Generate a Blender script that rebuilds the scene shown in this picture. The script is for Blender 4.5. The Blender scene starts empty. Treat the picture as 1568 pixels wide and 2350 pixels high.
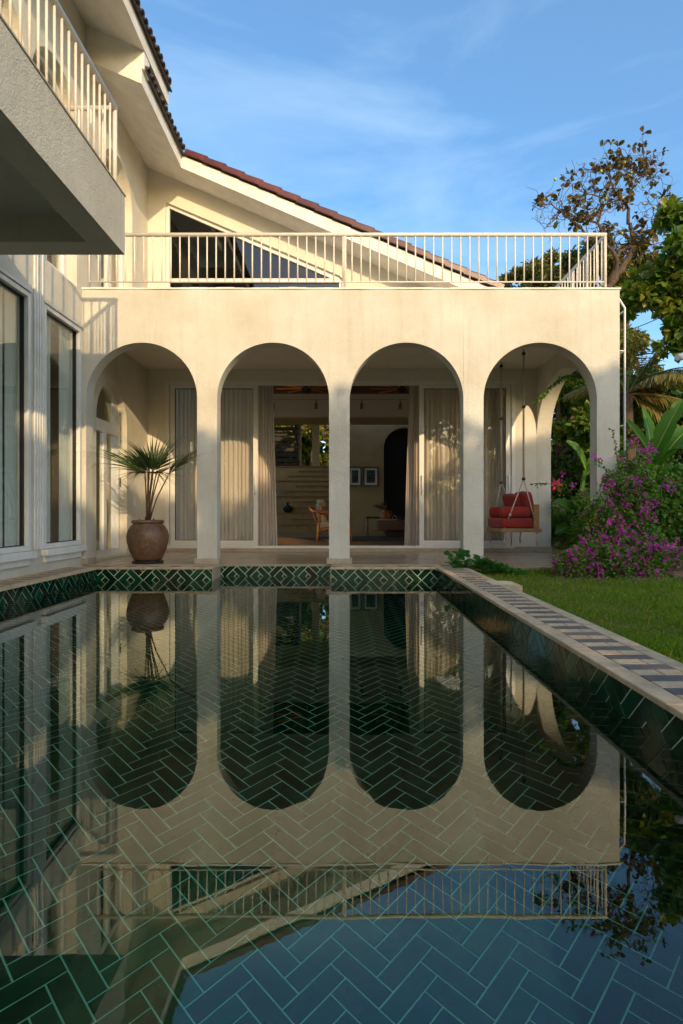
import bpy, math, random
import numpy as np
from mathutils import Vector, Matrix
from mathutils.geometry import tessellate_polygon
random.seed(7)
RNG = np.random.default_rng(11)
PI = math.pi
SC = bpy.context.scene
COL = SC.collection

# ---------------------------------------------------------------- camera, world, sun, exposure
CAMZ = 0.62
cam_d = bpy.data.cameras.new('camera'); cam = bpy.data.objects.new('camera', cam_d); COL.objects.link(cam)
cam.location = (0, 0, CAMZ); cam.rotation_euler = (math.radians(90), 0, 0)
cam_d.sensor_fit = 'HORIZONTAL'; cam_d.sensor_width = 36.0; cam_d.lens = 1345 / 1568 * 36
cam_d.shift_x = -8 / 1568; cam_d.shift_y = 2 / 1568
cam_d.clip_start = 0.05; cam_d.clip_end = 3000
SC.camera = cam
SUN_TO = Vector((0.884, -2.28, 0.74)).normalized()          # from the scene towards the sun
SUN_EL = math.asin(SUN_TO.z); SUN_AZ = math.atan2(SUN_TO.x, SUN_TO.y)
world = bpy.data.worlds.new('World'); SC.world = world; world.use_nodes = True
wn = world.node_tree; wn.nodes.clear()
def wnode(t, **k):
    n = wn.nodes.new(t)
    for a, b in k.items(): setattr(n, a, b)
    return n
w_out = wnode('ShaderNodeOutputWorld'); w_bg = wnode('ShaderNodeBackground'); w_bg.inputs[1].default_value = 0.15
w_sky = wnode('ShaderNodeTexSky', sky_type='NISHITA', sun_disc=False)
w_sky.sun_elevation = SUN_EL; w_sky.sun_rotation = SUN_AZ
w_sky.air_density = 1.0; w_sky.dust_density = 1.7; w_sky.ozone_density = 2.0
w_tc = wnode('ShaderNodeTexCoord'); w_map = wnode('ShaderNodeMapping')
w_map.inputs['Scale'].default_value = (0.8, 1.0, 3.2); w_map.inputs['Rotation'].default_value = (0.2, 0.35, 0.3)
w_n = wnode('ShaderNodeTexNoise'); w_n.inputs['Scale'].default_value = 2.6; w_n.inputs['Detail'].default_value = 7; w_n.inputs['Roughness'].default_value = 0.58
w_n.inputs['Distortion'].default_value = 0.5
w_r = wnode('ShaderNodeMapRange'); w_r.inputs[1].default_value = 0.42; w_r.inputs[2].default_value = 0.82; w_r.inputs[3].default_value = 0.14; w_r.inputs[4].default_value = 0.42
w_mix = wnode('ShaderNodeMix', data_type='RGBA'); w_mix.inputs[7].default_value = (4.0, 4.9, 5.6, 1)
w_hs = wnode('ShaderNodeHueSaturation'); w_hs.inputs['Saturation'].default_value = 1.42
L = wn.links.new
L(w_tc.outputs['Generated'], w_map.inputs[0]); L(w_map.outputs[0], w_n.inputs[0]); L(w_n.outputs[0], w_r.inputs[0])
L(w_r.outputs[0], w_mix.inputs[0]); L(w_sky.outputs[0], w_hs.inputs['Color']); L(w_hs.outputs[0], w_mix.inputs[6]); L(w_mix.outputs[2], w_bg.inputs[0]); L(w_bg.outputs[0], w_out.inputs[0])
sun_d = bpy.data.lights.new('sun', 'SUN'); sun = bpy.data.objects.new('sun', sun_d); COL.objects.link(sun)
sun_d.energy = 2.0; sun_d.angle = math.radians(0.55); sun_d.color = (1.0, 0.74, 0.44)
sun.rotation_euler = (-SUN_TO).to_track_quat('-Z', 'Y').to_euler(); sun.location = (6, -12, 12)
SC.view_settings.view_transform = 'Standard'; SC.view_settings.look = 'None'
SC.view_settings.exposure = 0.90; SC.view_settings.gamma = 1.0; SC.view_settings.use_curve_mapping = False
SC.cycles.max_bounces = 8; SC.cycles.diffuse_bounces = 4; SC.cycles.glossy_bounces = 4; SC.cycles.transmission_bounces = 6
SC.cycles.transparent_max_bounces = 12; SC.cycles.sample_clamp_indirect = 6.0; SC.cycles.use_denoising = True
SC.cycles.blur_glossy = 0.5

# ---------------------------------------------------------------- helpers
def pt(dx, dy, depth):
    """a point read off the photograph at a known distance"""
    return Vector(((dx - 792) * depth / 1345, depth, (1177 - dy) * depth / 1345 + CAMZ))

class MB:
    def __init__(s): s.v = []; s.f = []; s.sm = []
    def add(s, vs, fs, smooth=False):
        o = len(s.v); s.v.extend([tuple(p) for p in vs]); s.f.extend([tuple(i + o for i in f) for f in fs]); s.sm.extend([smooth] * len(fs)); return s
    def box(s, x0, x1, y0, y1, z0, z1):
        return s.add([(x0,y0,z0),(x1,y0,z0),(x1,y1,z0),(x0,y1,z0),(x0,y0,z1),(x1,y0,z1),(x1,y1,z1),(x0,y1,z1)],
                     [(0,3,2,1),(4,5,6,7),(0,1,5,4),(1,2,6,5),(2,3,7,6),(3,0,4,7)])
    def tube(s, pts, r, n=8, caps=True):
        pts = [Vector(p) for p in pts]
        if not isinstance(r, (list, tuple)): r = [r] * len(pts)
        vs = []; fs = []; prev = None
        for i, p in enumerate(pts):
            t = (pts[min(i+1, len(pts)-1)] - pts[max(i-1, 0)])
            t = t.normalized() if t.length > 1e-9 else Vector((0,0,1))
            if prev is None:
                a = t.cross(Vector((0,0,1)) if abs(t.z) < 0.9 else Vector((1,0,0))).normalized()
            else:
                a = (prev - t * prev.dot(t)); a = a.normalized() if a.length > 1e-6 else t.orthogonal().normalized()
            prev = a; b = t.cross(a)
            for k in range(n):
                an = 2*PI*k/n; vs.append(p + (a*math.cos(an) + b*math.sin(an)) * r[i])
        for i in range(len(pts)-1):
            for k in range(n):
                k2 = (k+1) % n; fs.append((i*n+k, i*n+k2, (i+1)*n+k2, (i+1)*n+k))
        s.add(vs, fs, True)
        if caps:
            s.add(vs[:n], [tuple(range(n))[::-1]]); s.add(vs[-n:], [tuple(range(n))])
        return s
    def lathe(s, prof, c=(0,0,0), n=32):
        vs = []; fs = []
        for r, z in prof:
            for k in range(n): vs.append((c[0] + r*math.cos(2*PI*k/n), c[1] + r*math.sin(2*PI*k/n), c[2] + z))
        for i in range(len(prof)-1):
            for k in range(n):
                k2 = (k+1) % n; fs.append((i*n+k, i*n+k2, (i+1)*n+k2, (i+1)*n+k))
        return s.add(vs, fs, True)
    def prism(s, outer, holes, fmap, d0, d1):
        """polygon with holes in (u,v), extruded between depths d0 and d1; fmap(u,v,d) -> world"""
        loops = [outer] + list(holes)
        flat = [p for l in loops for p in l]
        tris = tessellate_polygon([[Vector((u, v, 0)) for u, v in l] for l in loops])
        n = len(flat)
        A = [fmap(u, v, d0) for u, v in flat]; B = [fmap(u, v, d1) for u, v in flat]
        s.add(A + B, [tuple(t) for t in tris] + [tuple(i + n for i in t[::-1]) for t in tris])
        o = 0
        for l in loops:
            m = len(l); vs = A[o:o+m] + B[o:o+m]
            s.add(vs, [(i, (i+1) % m, (i+1) % m + m, i + m) for i in range(m)]); o += m
        return s
    def blob(s, c, r, seed=0, nu=14, nv=9, amp=0.0, sq=1.0):
        rr = random.Random(seed); ph = [rr.uniform(0, 6.28) for _ in range(6)]
        vs = []; fs = []
        sp = lambda t: math.copysign(abs(t) ** sq, t)
        for j in range(nv + 1):
            th = PI * j / nv
            for i in range(nu):
                a = 2*PI*i/nu
                k = 1 + amp * (math.sin(3*a + ph[0]) * math.sin(2*th + ph[1]) + 0.6*math.sin(5*a + ph[2] + 3*th))
                vs.append((c[0] + r[0]*k*sp(math.sin(th))*sp(math.cos(a)), c[1] + r[1]*k*sp(math.sin(th))*sp(math.sin(a)), c[2] + r[2]*k*sp(math.cos(th))))
        for j in range(nv):
            for i in range(nu):
                i2 = (i+1) % nu; fs.append((j*nu+i, (j+1)*nu+i, (j+1)*nu+i2, j*nu+i2))
        return s.add(vs, fs, True)
    def mesh(s, name, mat):
        me = bpy.data.meshes.new(name); me.from_pydata(s.v, [], s.f)
        me.polygons.foreach_set('use_smooth', s.sm)
        import bmesh
        bm = bmesh.new(); bm.from_mesh(me); bmesh.ops.remove_doubles(bm, verts=bm.verts, dist=1e-5)
        bmesh.ops.recalc_face_normals(bm, faces=bm.faces); bm.to_mesh(me); bm.free()
        if mat: me.materials.append(mat)
        me.update(); return me
    def build(s, name, mat, parent=None, **kw):
        return link(name, s.mesh(name, mat), parent, **kw)

def link(name, me, parent=None, loc=None, kind=None, label=None, cat=None, group=None):
    o = bpy.data.objects.new(name, me); COL.objects.link(o)
    if parent: o.parent = parent
    if loc is not None: o.location = loc
    tag(o, label, cat, group, kind); return o
def tag(o, label=None, cat=None, group=None, kind=None):
    if label: o['label'] = label
    if cat: o['category'] = cat
    if group: o['group'] = group
    if kind: o['kind'] = kind
    return o
def thing(name, label, cat, loc=(0,0,0), rotz=0, group=None):
    o = bpy.data.objects.new(name, None); COL.objects.link(o); o.empty_display_size = 0.1
    o.location = loc; o.rotation_euler = (0, 0, rotz); return tag(o, label, cat, group)
def copy_tree(o, parent=None, children=None):
    c = o.copy(); COL.objects.link(c)
    if parent: c.parent = parent
    for ch in [x for x in bpy.data.objects if x.parent == o]: copy_tree(ch, c)
    return c
def bevel(o, w=0.006, seg=2, ang=40):
    m = o.modifiers.new('bevel', 'BEVEL'); m.width = w; m.segments = seg; m.limit_method = 'ANGLE'; m.angle_limit = math.radians(ang)
    return o
FY = lambda y0: (lambda u, v, d: (u, y0 + d, v))             # wall facing the camera
FX = lambda x0: (lambda u, v, d: (x0 - d, u, v))             # wall facing +X
FXp = lambda x0: (lambda u, v, d: (x0 + d, u, v))
FZ = lambda z0: (lambda u, v, d: (u, v, z0 + d))
def arc(cx, cz, rx, rz, a0, a1, n):
    return [(cx + rx*math.cos(a0 + (a1-a0)*i/n), cz + rz*math.sin(a0 + (a1-a0)*i/n)) for i in range(n+1)]
def arch_poly(cx, r, z0, zs, rz=None, n=28):
    """door opening: bottom z0, springing zs, round head"""
    return [(cx + r, z0)] + arc(cx, zs, r, rz or r, 0, PI, n) + [(cx - r, z0)]
def rect(u0, u1, v0, v1): return [(u0, v0), (u1, v0), (u1, v1), (u0, v1)]

# ---------------------------------------------------------------- materials
def new_mat(name):
    m = bpy.data.materials.new(name); m.use_nodes = True; nt = m.node_tree; nt.nodes.clear()
    out = nt.nodes.new('ShaderNodeOutputMaterial'); return m, nt, out
def N(nt, t, ins=None, **k):
    n = nt.nodes.new(t)
    for a, b in k.items(): setattr(n, a, b)
    if ins:
        for a, b in ins.items():
            if isinstance(b, bpy.types.NodeSocket): nt.links.new(b, n.inputs[a])
            else: n.inputs[a].default_value = b
    return n
def c4(c): return (c[0], c[1], c[2], 1)
def mat_basic(name, col, rough=0.6, col2=None, nscale=6, ndetail=5, bump=0.0, bscale=120, metal=0.0, spec=0.5, coat=0.0, stretch=(1,1,1), lo=0.35, hi=0.65, rnd=0.0, bdetail=4, sheen=0.0):
    m, nt, out = new_mat(name)
    tc = N(nt, 'ShaderNodeTexCoord'); mp = N(nt, 'ShaderNodeMapping', {0: tc.outputs['Object'], 'Scale': stretch})
    p = N(nt, 'ShaderNodeBsdfPrincipled', {'Roughness': rough, 'Metallic': metal, 'Specular IOR Level': spec, 'Coat Weight': coat, 'Coat Roughness': 0.08, 'Sheen Weight': sheen})
    csock = None
    if col2:
        n = N(nt, 'ShaderNodeTexNoise', {0: mp.outputs[0], 'Scale': nscale, 'Detail': ndetail, 'Roughness': 0.6})
        r = N(nt, 'ShaderNodeMapRange', {0: n.outputs[0], 1: lo, 2: hi})
        mx = N(nt, 'ShaderNodeMix', {0: r.outputs[0], 6: c4(col), 7: c4(col2)}, data_type='RGBA'); csock = mx.outputs[2]
    else:
        rgb = N(nt, 'ShaderNodeRGB'); rgb.outputs[0].default_value = c4(col); csock = rgb.outputs[0]
    if rnd:
        oi = N(nt, 'ShaderNodeObjectInfo'); rr = N(nt, 'ShaderNodeMapRange', {0: oi.outputs['Random'], 3: 1 - rnd, 4: 1 + rnd})
        hs = N(nt, 'ShaderNodeHueSaturation', {'Value': rr.outputs[0], 'Color': csock}); csock = hs.outputs[0]
    nt.links.new(csock, p.inputs['Base Color'])
    if bump:
        bn = N(nt, 'ShaderNodeTexNoise', {0: mp.outputs[0], 'Scale': bscale, 'Detail': bdetail, 'Roughness': 0.6})
        b = N(nt, 'ShaderNodeBump', {'Height': bn.outputs[0], 'Strength': bump, 'Distance': 0.01}); nt.links.new(b.outputs[0], p.inputs['Normal'])
    nt.links.new(p.outputs[0], out.inputs[0]); return m

def mat_stucco(name, col, col2, bump=0.5, stains=True):
    m, nt, out = new_mat(name)
    tc = N(nt, 'ShaderNodeTexCoord')
    n1 = N(nt, 'ShaderNodeTexNoise', {0: tc.outputs['Object'], 'Scale': 1.3, 'Detail': 7, 'Roughness': 0.62})
    r1 = N(nt, 'ShaderNodeMapRange', {0: n1.outputs[0], 1: 0.36, 2: 0.68})
    mx = N(nt, 'ShaderNodeMix', {0: r1.outputs[0], 6: c4(col), 7: c4(col2)}, data_type='RGBA')
    # vertical weather streaks
    mp = N(nt, 'ShaderNodeMapping', {0: tc.outputs['Object'], 'Scale': (7, 7, 0.7)})
    n2 = N(nt, 'ShaderNodeTexNoise', {0: mp.outputs[0], 'Scale': 1.5, 'Detail': 5, 'Roughness': 0.65})
    r2 = N(nt, 'ShaderNodeMapRange', {0: n2.outputs[0], 1: 0.52, 2: 0.80, 3: 0.0, 4: 0.30 if stains else 0.1})
    mx2 = N(nt, 'ShaderNodeMix', {0: r2.outputs[0], 6: mx.outputs[2], 7: c4([c * 0.66 for c in col2])}, data_type='RGBA')
    # small pits and specks
    n4 = N(nt, 'ShaderNodeTexNoise', {0: tc.outputs['Object'], 'Scale': 26, 'Detail': 4, 'Roughness': 0.7})
    r4 = N(nt, 'ShaderNodeMapRange', {0: n4.outputs[0], 1: 0.62, 2: 0.76, 3: 0.0, 4: 0.28})
    mx3 = N(nt, 'ShaderNodeMix', {0: r4.outputs[0], 6: mx2.outputs[2], 7: c4([c * 0.72 for c in col2])}, data_type='RGBA')
    p = N(nt, 'ShaderNodeBsdfPrincipled', {'Base Color': mx3.outputs[2], 'Roughness': 0.88, 'Specular IOR Level': 0.25})
    n3 = N(nt, 'ShaderNodeTexNoise', {0: tc.outputs['Object'], 'Scale': 75, 'Detail': 6, 'Roughness': 0.62, 'Distortion': 0.3})
    n5 = N(nt, 'ShaderNodeTexNoise', {0: tc.outputs['Object'], 'Scale': 6, 'Detail': 3})
    ad = N(nt, 'ShaderNodeMath', {0: n5.outputs[0], 1: 1.2}, operation='MULTIPLY'); ad2 = N(nt, 'ShaderNodeMath', {0: ad.outputs[0], 1: n3.outputs[0]}, operation='ADD')
    b = N(nt, 'ShaderNodeBump', {'Height': ad2.outputs[0], 'Strength': bump, 'Distance': 0.02}); nt.links.new(b.outputs[0], p.inputs['Normal'])
    nt.links.new(p.outputs[0], out.inputs[0]); return m

def mat_leaf(name, cols, rough=0.45, trans=0.3, spec=0.25):
    """cols: list of colours spread over the random tint of each leaf"""
    m, nt, out = new_mat(name)
    at = N(nt, 'ShaderNodeAttribute', attribute_name='tint')
    oi = N(nt, 'ShaderNodeObjectInfo'); s = N(nt, 'ShaderNodeMath', {0: at.outputs['Fac'], 1: oi.outputs['Random']}, operation='ADD'); fr = N(nt, 'ShaderNodeMath', {0: s.outputs[0]}, operation='FRACT')
    cr = N(nt, 'ShaderNodeValToRGB', {0: fr.outputs[0]})
    el = cr.color_ramp.elements
    while len(el) < len(cols): el.new(0.5)
    for i, c in enumerate(cols): el[i].position = i / max(1, len(cols)-1) * 0.999; el[i].color = c4(c)
    p = N(nt, 'ShaderNodeBsdfPrincipled', {'Base Color': cr.outputs[0], 'Roughness': rough, 'Specular IOR Level': spec})
    hs = N(nt, 'ShaderNodeHueSaturation', {'Saturation': 1.15, 'Value': 1.5, 'Color': cr.outputs[0]})
    t = N(nt, 'ShaderNodeBsdfTranslucent', {'Color': hs.outputs[0]})
    mx = N(nt, 'ShaderNodeMixShader', {0: trans, 1: p.outputs[0], 2: t.outputs[0]})
    nt.links.new(mx.outputs[0], out.inputs[0]); return m

def mat_glass(name, tint=(0.96, 0.96, 0.95), ior=1.7, rough=0.0):
    m, nt, out = new_mat(name)
    ge = N(nt, 'ShaderNodeNewGeometry'); io = N(nt, 'ShaderNodeMapRange', {0: ge.outputs['Backfacing'], 3: ior, 4: 1/ior}); fr = N(nt, 'ShaderNodeFresnel', {'IOR': io.outputs[0]})
    g = N(nt, 'ShaderNodeBsdfGlossy', {'Color': (1,1,1,1), 'Roughness': rough}); t = N(nt, 'ShaderNodeBsdfTransparent', {'Color': c4(tint)})
    mx = N(nt, 'ShaderNodeMixShader', {0: fr.outputs[0], 1: t.outputs[0], 2: g.outputs[0]}); nt.links.new(mx.outputs[0], out.inputs[0]); return m
def mat_cloth(name, col, trans=0.35, clear=0.0):
    m, nt, out = new_mat(name)
    tc = N(nt, 'ShaderNodeTexCoord'); w = N(nt, 'ShaderNodeTexNoise', {0: tc.outputs['Object'], 'Scale': 180, 'Detail': 2})
    p = N(nt, 'ShaderNodeBsdfPrincipled', {'Base Color': c4(col), 'Roughness': 0.9, 'Sheen Weight': 0.2, 'Specular IOR Level': 0.1})
    b = N(nt, 'ShaderNodeBump', {'Height': w.outputs[0], 'Strength': 0.2, 'Distance': 0.005}); nt.links.new(b.outputs[0], p.inputs['Normal'])
    t = N(nt, 'ShaderNodeBsdfTranslucent', {'Color': c4(col)}); mx = N(nt, 'ShaderNodeMixShader', {0: trans, 1: p.outputs[0], 2: t.outputs[0]}); o = mx
    if clear:
        tr = N(nt, 'ShaderNodeBsdfTransparent'); o = N(nt, 'ShaderNodeMixShader', {0: clear, 1: mx.outputs[0], 2: tr.outputs[0]})
    nt.links.new(o.outputs[0], out.inputs[0]); return m

M = {}
M['stucco'] = mat_stucco('cream_stucco', (0.68, 0.64, 0.54), (0.56, 0.515, 0.40), 0.42)
M['stucco_rough'] = mat_stucco('grey_stucco', (0.60, 0.56, 0.45), (0.50, 0.46, 0.36), 0.65)
M['plaster'] = mat_basic('smooth_plaster', (0.72, 0.67, 0.56), 0.85, (0.66, 0.60, 0.49), 2, 5, 0.08, 60)
M['fascia'] = mat_basic('white_fascia', (0.80, 0.78, 0.72), 0.8, (0.70, 0.65, 0.56), 5, 6, 0.15, 60)
M['upvc'] = mat_basic('white_window_frame', (0.76, 0.74, 0.68), 0.35, (0.70, 0.67, 0.60), 3, 4)
M['rail'] = mat_basic('cream_painted_steel', (0.78, 0.72, 0.60), 0.35, (0.70, 0.62, 0.50), 30, 4, 0.05, 200)
M['glass'] = mat_glass('window_glass', ior=1.42)
M['glass_wall'] = mat_glass('dark_window_glass', (0.93, 0.95, 0.92), 1.7)
M['gasket'] = mat_basic('black_gasket', (0.012, 0.012, 0.012), 0.5)
M['stone'] = mat_basic('porch_stone', (0.44, 0.32, 0.20), 0.24, (0.32, 0.22, 0.13), 2.5, 8, 0.06, 50, stretch=(0.6, 3, 1), rnd=0.10)
M['plinth'] = mat_basic('plinth_stone', (0.44, 0.36, 0.26), 0.6, (0.34, 0.28, 0.19), 12, 6, 0.2, 90)
M['coping'] = mat_basic('coping_stone', (0.62, 0.45, 0.27), 0.8, (0.42, 0.30, 0.17), 16, 7, 0.25, 120, rnd=0.10)
M['coping_dark'] = mat_basic('dark_coping_tile', (0.10, 0.080, 0.068), 0.62, (0.16, 0.125, 0.10), 22, 6, 0.2, 120, rnd=0.25)
M['grout'] = mat_basic('pale_grout', (0.80, 0.82, 0.58), 0.8, (0.66, 0.70, 0.46), 9, 5, 0.1, 200)
M['tile'] = mat_basic('green_glazed_tile', (0.0, 0.050, 0.020), 0.07, (0.0, 0.016, 0.008), 7, 5, 0.03, 40, spec=0.4, rnd=0.7)
M['soil'] = mat_basic('soil', (0.07, 0.05, 0.03), 0.95, (0.04, 0.03, 0.02), 20, 6, 0.6, 60)
M['lawn'] = mat_basic('lawn_base', (0.08, 0.10, 0.02), 0.95, (0.14, 0.12, 0.04), 9, 6, 0.6, 90)
M['roof_brown'] = mat_basic('weathered_roof_tile', (0.095, 0.062, 0.042), 0.55, (0.045, 0.035, 0.03), 14, 6, 0.4, 60, rnd=0.35)
M['roof_red'] = mat_basic('glazed_red_roof_tile', (0.135, 0.030, 0.014), 0.28, (0.075, 0.020, 0.012), 14, 6, 0.15, 60, rnd=0.22)
M['pot'] = None
M['bark'] = mat_basic('bark', (0.13, 0.075, 0.045), 0.9, (0.06, 0.04, 0.028), 14, 8, 0.9, 40, stretch=(1, 1, 0.3))
M['bark_pale'] = mat_basic('pale_bark', (0.11, 0.07, 0.045), 0.9, (0.055, 0.038, 0.028), 14, 8, 0.7, 40)
M['wood'] = mat_basic('oiled_wood', (0.42, 0.22, 0.07), 0.4, (0.30, 0.14, 0.04), 9, 6, 0.05, 80, stretch=(1, 1, 8))
M['wood_orange'] = mat_basic('orange_teak', (0.55, 0.21, 0.035), 0.35, (0.38, 0.13, 0.02), 9, 6, 0.03, 80)
M['wood_red'] = mat_basic('red_brown_wood', (0.20, 0.055, 0.03), 0.35, (0.12, 0.03, 0.018), 7, 6, 0.03, 60, stretch=(6, 6, 0.6))
M['wood_dark'] = mat_basic('dark_wood', (0.035, 0.014, 0.009), 0.45, (0.02, 0.008, 0.006), 8, 6)
M['cushion_red'] = mat_basic('brick_red_fabric', (0.36, 0.040, 0.028), 0.95, (0.28, 0.030, 0.022), 7, 5, 0.15, 220, spec=0.1, sheen=0.15)
M['cushion_cream'] = mat_basic('cream_fabric', (0.62, 0.50, 0.36), 0.95, (0.54, 0.42, 0.29), 7, 5, 0.2, 160, spec=0.1)
M['rope'] = mat_basic('cotton_rope', (0.62, 0.55, 0.44), 0.9, (0.45, 0.38, 0.28), 60, 3, 0.6, 220)
M['strap'] = mat_basic('woven_strap', (0.62, 0.52, 0.36), 0.8, (0.46, 0.38, 0.26), 90, 2, 0.4, 300)
M['iron'] = mat_basic('dark_iron', (0.03, 0.022, 0.018), 0.5, metal=0.4)
M['black'] = mat_basic('matt_black', (0.012, 0.011, 0.010), 0.7)
M['brass'] = mat_basic('aged_brass', (0.35, 0.20, 0.06), 0.35, metal=0.8)
M['white'] = mat_basic('white_paint', (0.78, 0.77, 0.74), 0.5)
M['room_wall'] = mat_basic('olive_lime_plaster', (0.56, 0.41, 0.20), 0.9, (0.46, 0.34, 0.17), 2.5, 6, 0.1, 30)
M['room_white'] = mat_basic('room_white_paint', (0.82, 0.70, 0.56), 0.9)
M['room_floor'] = mat_basic('interior_stone_floor', (0.38, 0.20, 0.09), 0.3, (0.28, 0.14, 0.06), 4, 6, 0.03, 50)
M['stair'] = mat_basic('stair_plaster', (0.44, 0.30, 0.12), 0.8, (0.34, 0.23, 0.10), 6, 6)
M['stair_edge'] = mat_basic('stair_nosing', (0.34, 0.13, 0.05), 0.5)
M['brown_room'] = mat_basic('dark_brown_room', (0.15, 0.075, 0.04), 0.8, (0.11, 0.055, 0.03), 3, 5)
M['sheer'] = mat_cloth('sheer_curtain_cloth', (0.86, 0.78, 0.66), 0.4)
M['drape'] = mat_cloth('cream_curtain_cloth', (0.72, 0.62, 0.52), 0.3)
M['pale_drape'] = mat_cloth('pale_grey_curtain_cloth', (0.90, 0.90, 0.84), 0.3)
M['leaf_bg'] = mat_leaf('tree_leaves', [(0.033,0.068,0.015),(0.074,0.128,0.022),(0.140,0.180,0.030),(0.050,0.083,0.018)])
M['leaf_dark'] = mat_leaf('dark_tree_leaves', [(0.022,0.065,0.020),(0.047,0.111,0.031),(0.084,0.145,0.034),(0.034,0.076,0.020)])
M['leaf_almond'] = mat_leaf('almond_tree_leaves', [(0.077,0.061,0.018),(0.110,0.061,0.022),(0.061,0.072,0.018),(0.143,0.072,0.031),(0.055,0.083,0.020)], 0.45, 0.28)
M['leaf_almond2'] = mat_leaf('broad_tree_leaves', [(0.040,0.099,0.016),(0.064,0.141,0.021),(0.109,0.174,0.026),(0.200,0.198,0.029),(0.045,0.108,0.018)], 0.35, 0.28)
M['leaf_mango'] = mat_leaf('mango_leaves', [(0.054,0.098,0.017),(0.100,0.147,0.025),(0.169,0.182,0.035),(0.216,0.140,0.035),(0.069,0.105,0.017)], 0.4, 0.3)
M['leaf_banana'] = mat_leaf('banana_leaf', [(0.059,0.162,0.022),(0.079,0.192,0.026),(0.066,0.168,0.024)], 0.35, 0.4)
M['leaf_palm'] = mat_leaf('coconut_frond', [(0.125,0.155,0.041),(0.215,0.195,0.057),(0.286,0.195,0.065),(0.107,0.146,0.033)], 0.4, 0.3)
M['leaf_fan'] = mat_leaf('fan_palm_leaf', [(0.035,0.071,0.015),(0.055,0.093,0.019),(0.044,0.076,0.018)], 0.35, 0.25)
M['leaf_bush'] = mat_leaf('bougainvillea_leaves', [(0.056,0.148,0.027),(0.089,0.216,0.035),(0.152,0.296,0.048),(0.247,0.342,0.048),(0.060,0.160,0.030)], 0.5, 0.3)
M['leaf_creeper'] = mat_leaf('creeper_leaf', [(0.063,0.203,0.046),(0.091,0.263,0.062),(0.068,0.176,0.049)], 0.4, 0.3)
M['flower'] = mat_leaf('magenta_bracts', [(0.50,0.05,0.30),(0.60,0.08,0.42),(0.66,0.18,0.50),(0.52,0.05,0.22)], 0.7, 0.3)
M['grass'] = mat_leaf('grass_blades', [(0.106,0.184,0.015),(0.158,0.270,0.023),(0.246,0.346,0.031),(0.423,0.324,0.052),(0.123,0.216,0.018)], 0.6, 0.35)
M['fruit'] = mat_basic('green_fruit', (0.30, 0.38, 0.06), 0.4)
def mat_pot():
    m, nt, out = new_mat('speckled_clay')
    tc = N(nt, 'ShaderNodeTexCoord'); n = N(nt, 'ShaderNodeTexNoise', {0: tc.outputs['Object'], 'Scale': 5, 'Detail': 6})
    r = N(nt, 'ShaderNodeMapRange', {0: n.outputs[0], 1: 0.35, 2: 0.65}); mx = N(nt, 'ShaderNodeMix', {0: r.outputs[0], 6: (0.17, 0.085, 0.04, 1), 7: (0.11, 0.055, 0.027, 1)}, data_type='RGBA')
    v = N(nt, 'ShaderNodeTexVoronoi', {0: tc.outputs['Object'], 'Scale': 95}); r2 = N(nt, 'ShaderNodeMapRange', {0: v.outputs[0], 1: 0.40, 2: 0.22, 3: 0, 4: 1})
    n2 = N(nt, 'ShaderNodeTexNoise', {0: tc.outputs['Object'], 'Scale': 22, 'Detail': 3}); r3 = N(nt, 'ShaderNodeMapRange', {0: n2.outputs[0], 1: 0.44, 2: 0.56})
    k = N(nt, 'ShaderNodeMath', {0: r2.outputs[0], 1: r3.outputs[0]}, operation='MULTIPLY')
    mx2 = N(nt, 'ShaderNodeMix', {0: k.outputs[0], 6: mx.outputs[2], 7: (0.36, 0.24, 0.13, 1)}, data_type='RGBA')
    p = N(nt, 'ShaderNodeBsdfPrincipled', {'Base Color': mx2.outputs[2], 'Roughness': 0.45}); b = N(nt, 'ShaderNodeBump', {'Height': k.outputs[0], 'Strength': 0.3, 'Distance': 0.004}); nt.links.new(b.outputs[0], p.inputs['Normal'])
    nt.links.new(p.outputs[0], out.inputs[0]); return m
M['pot'] = mat_pot()
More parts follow.
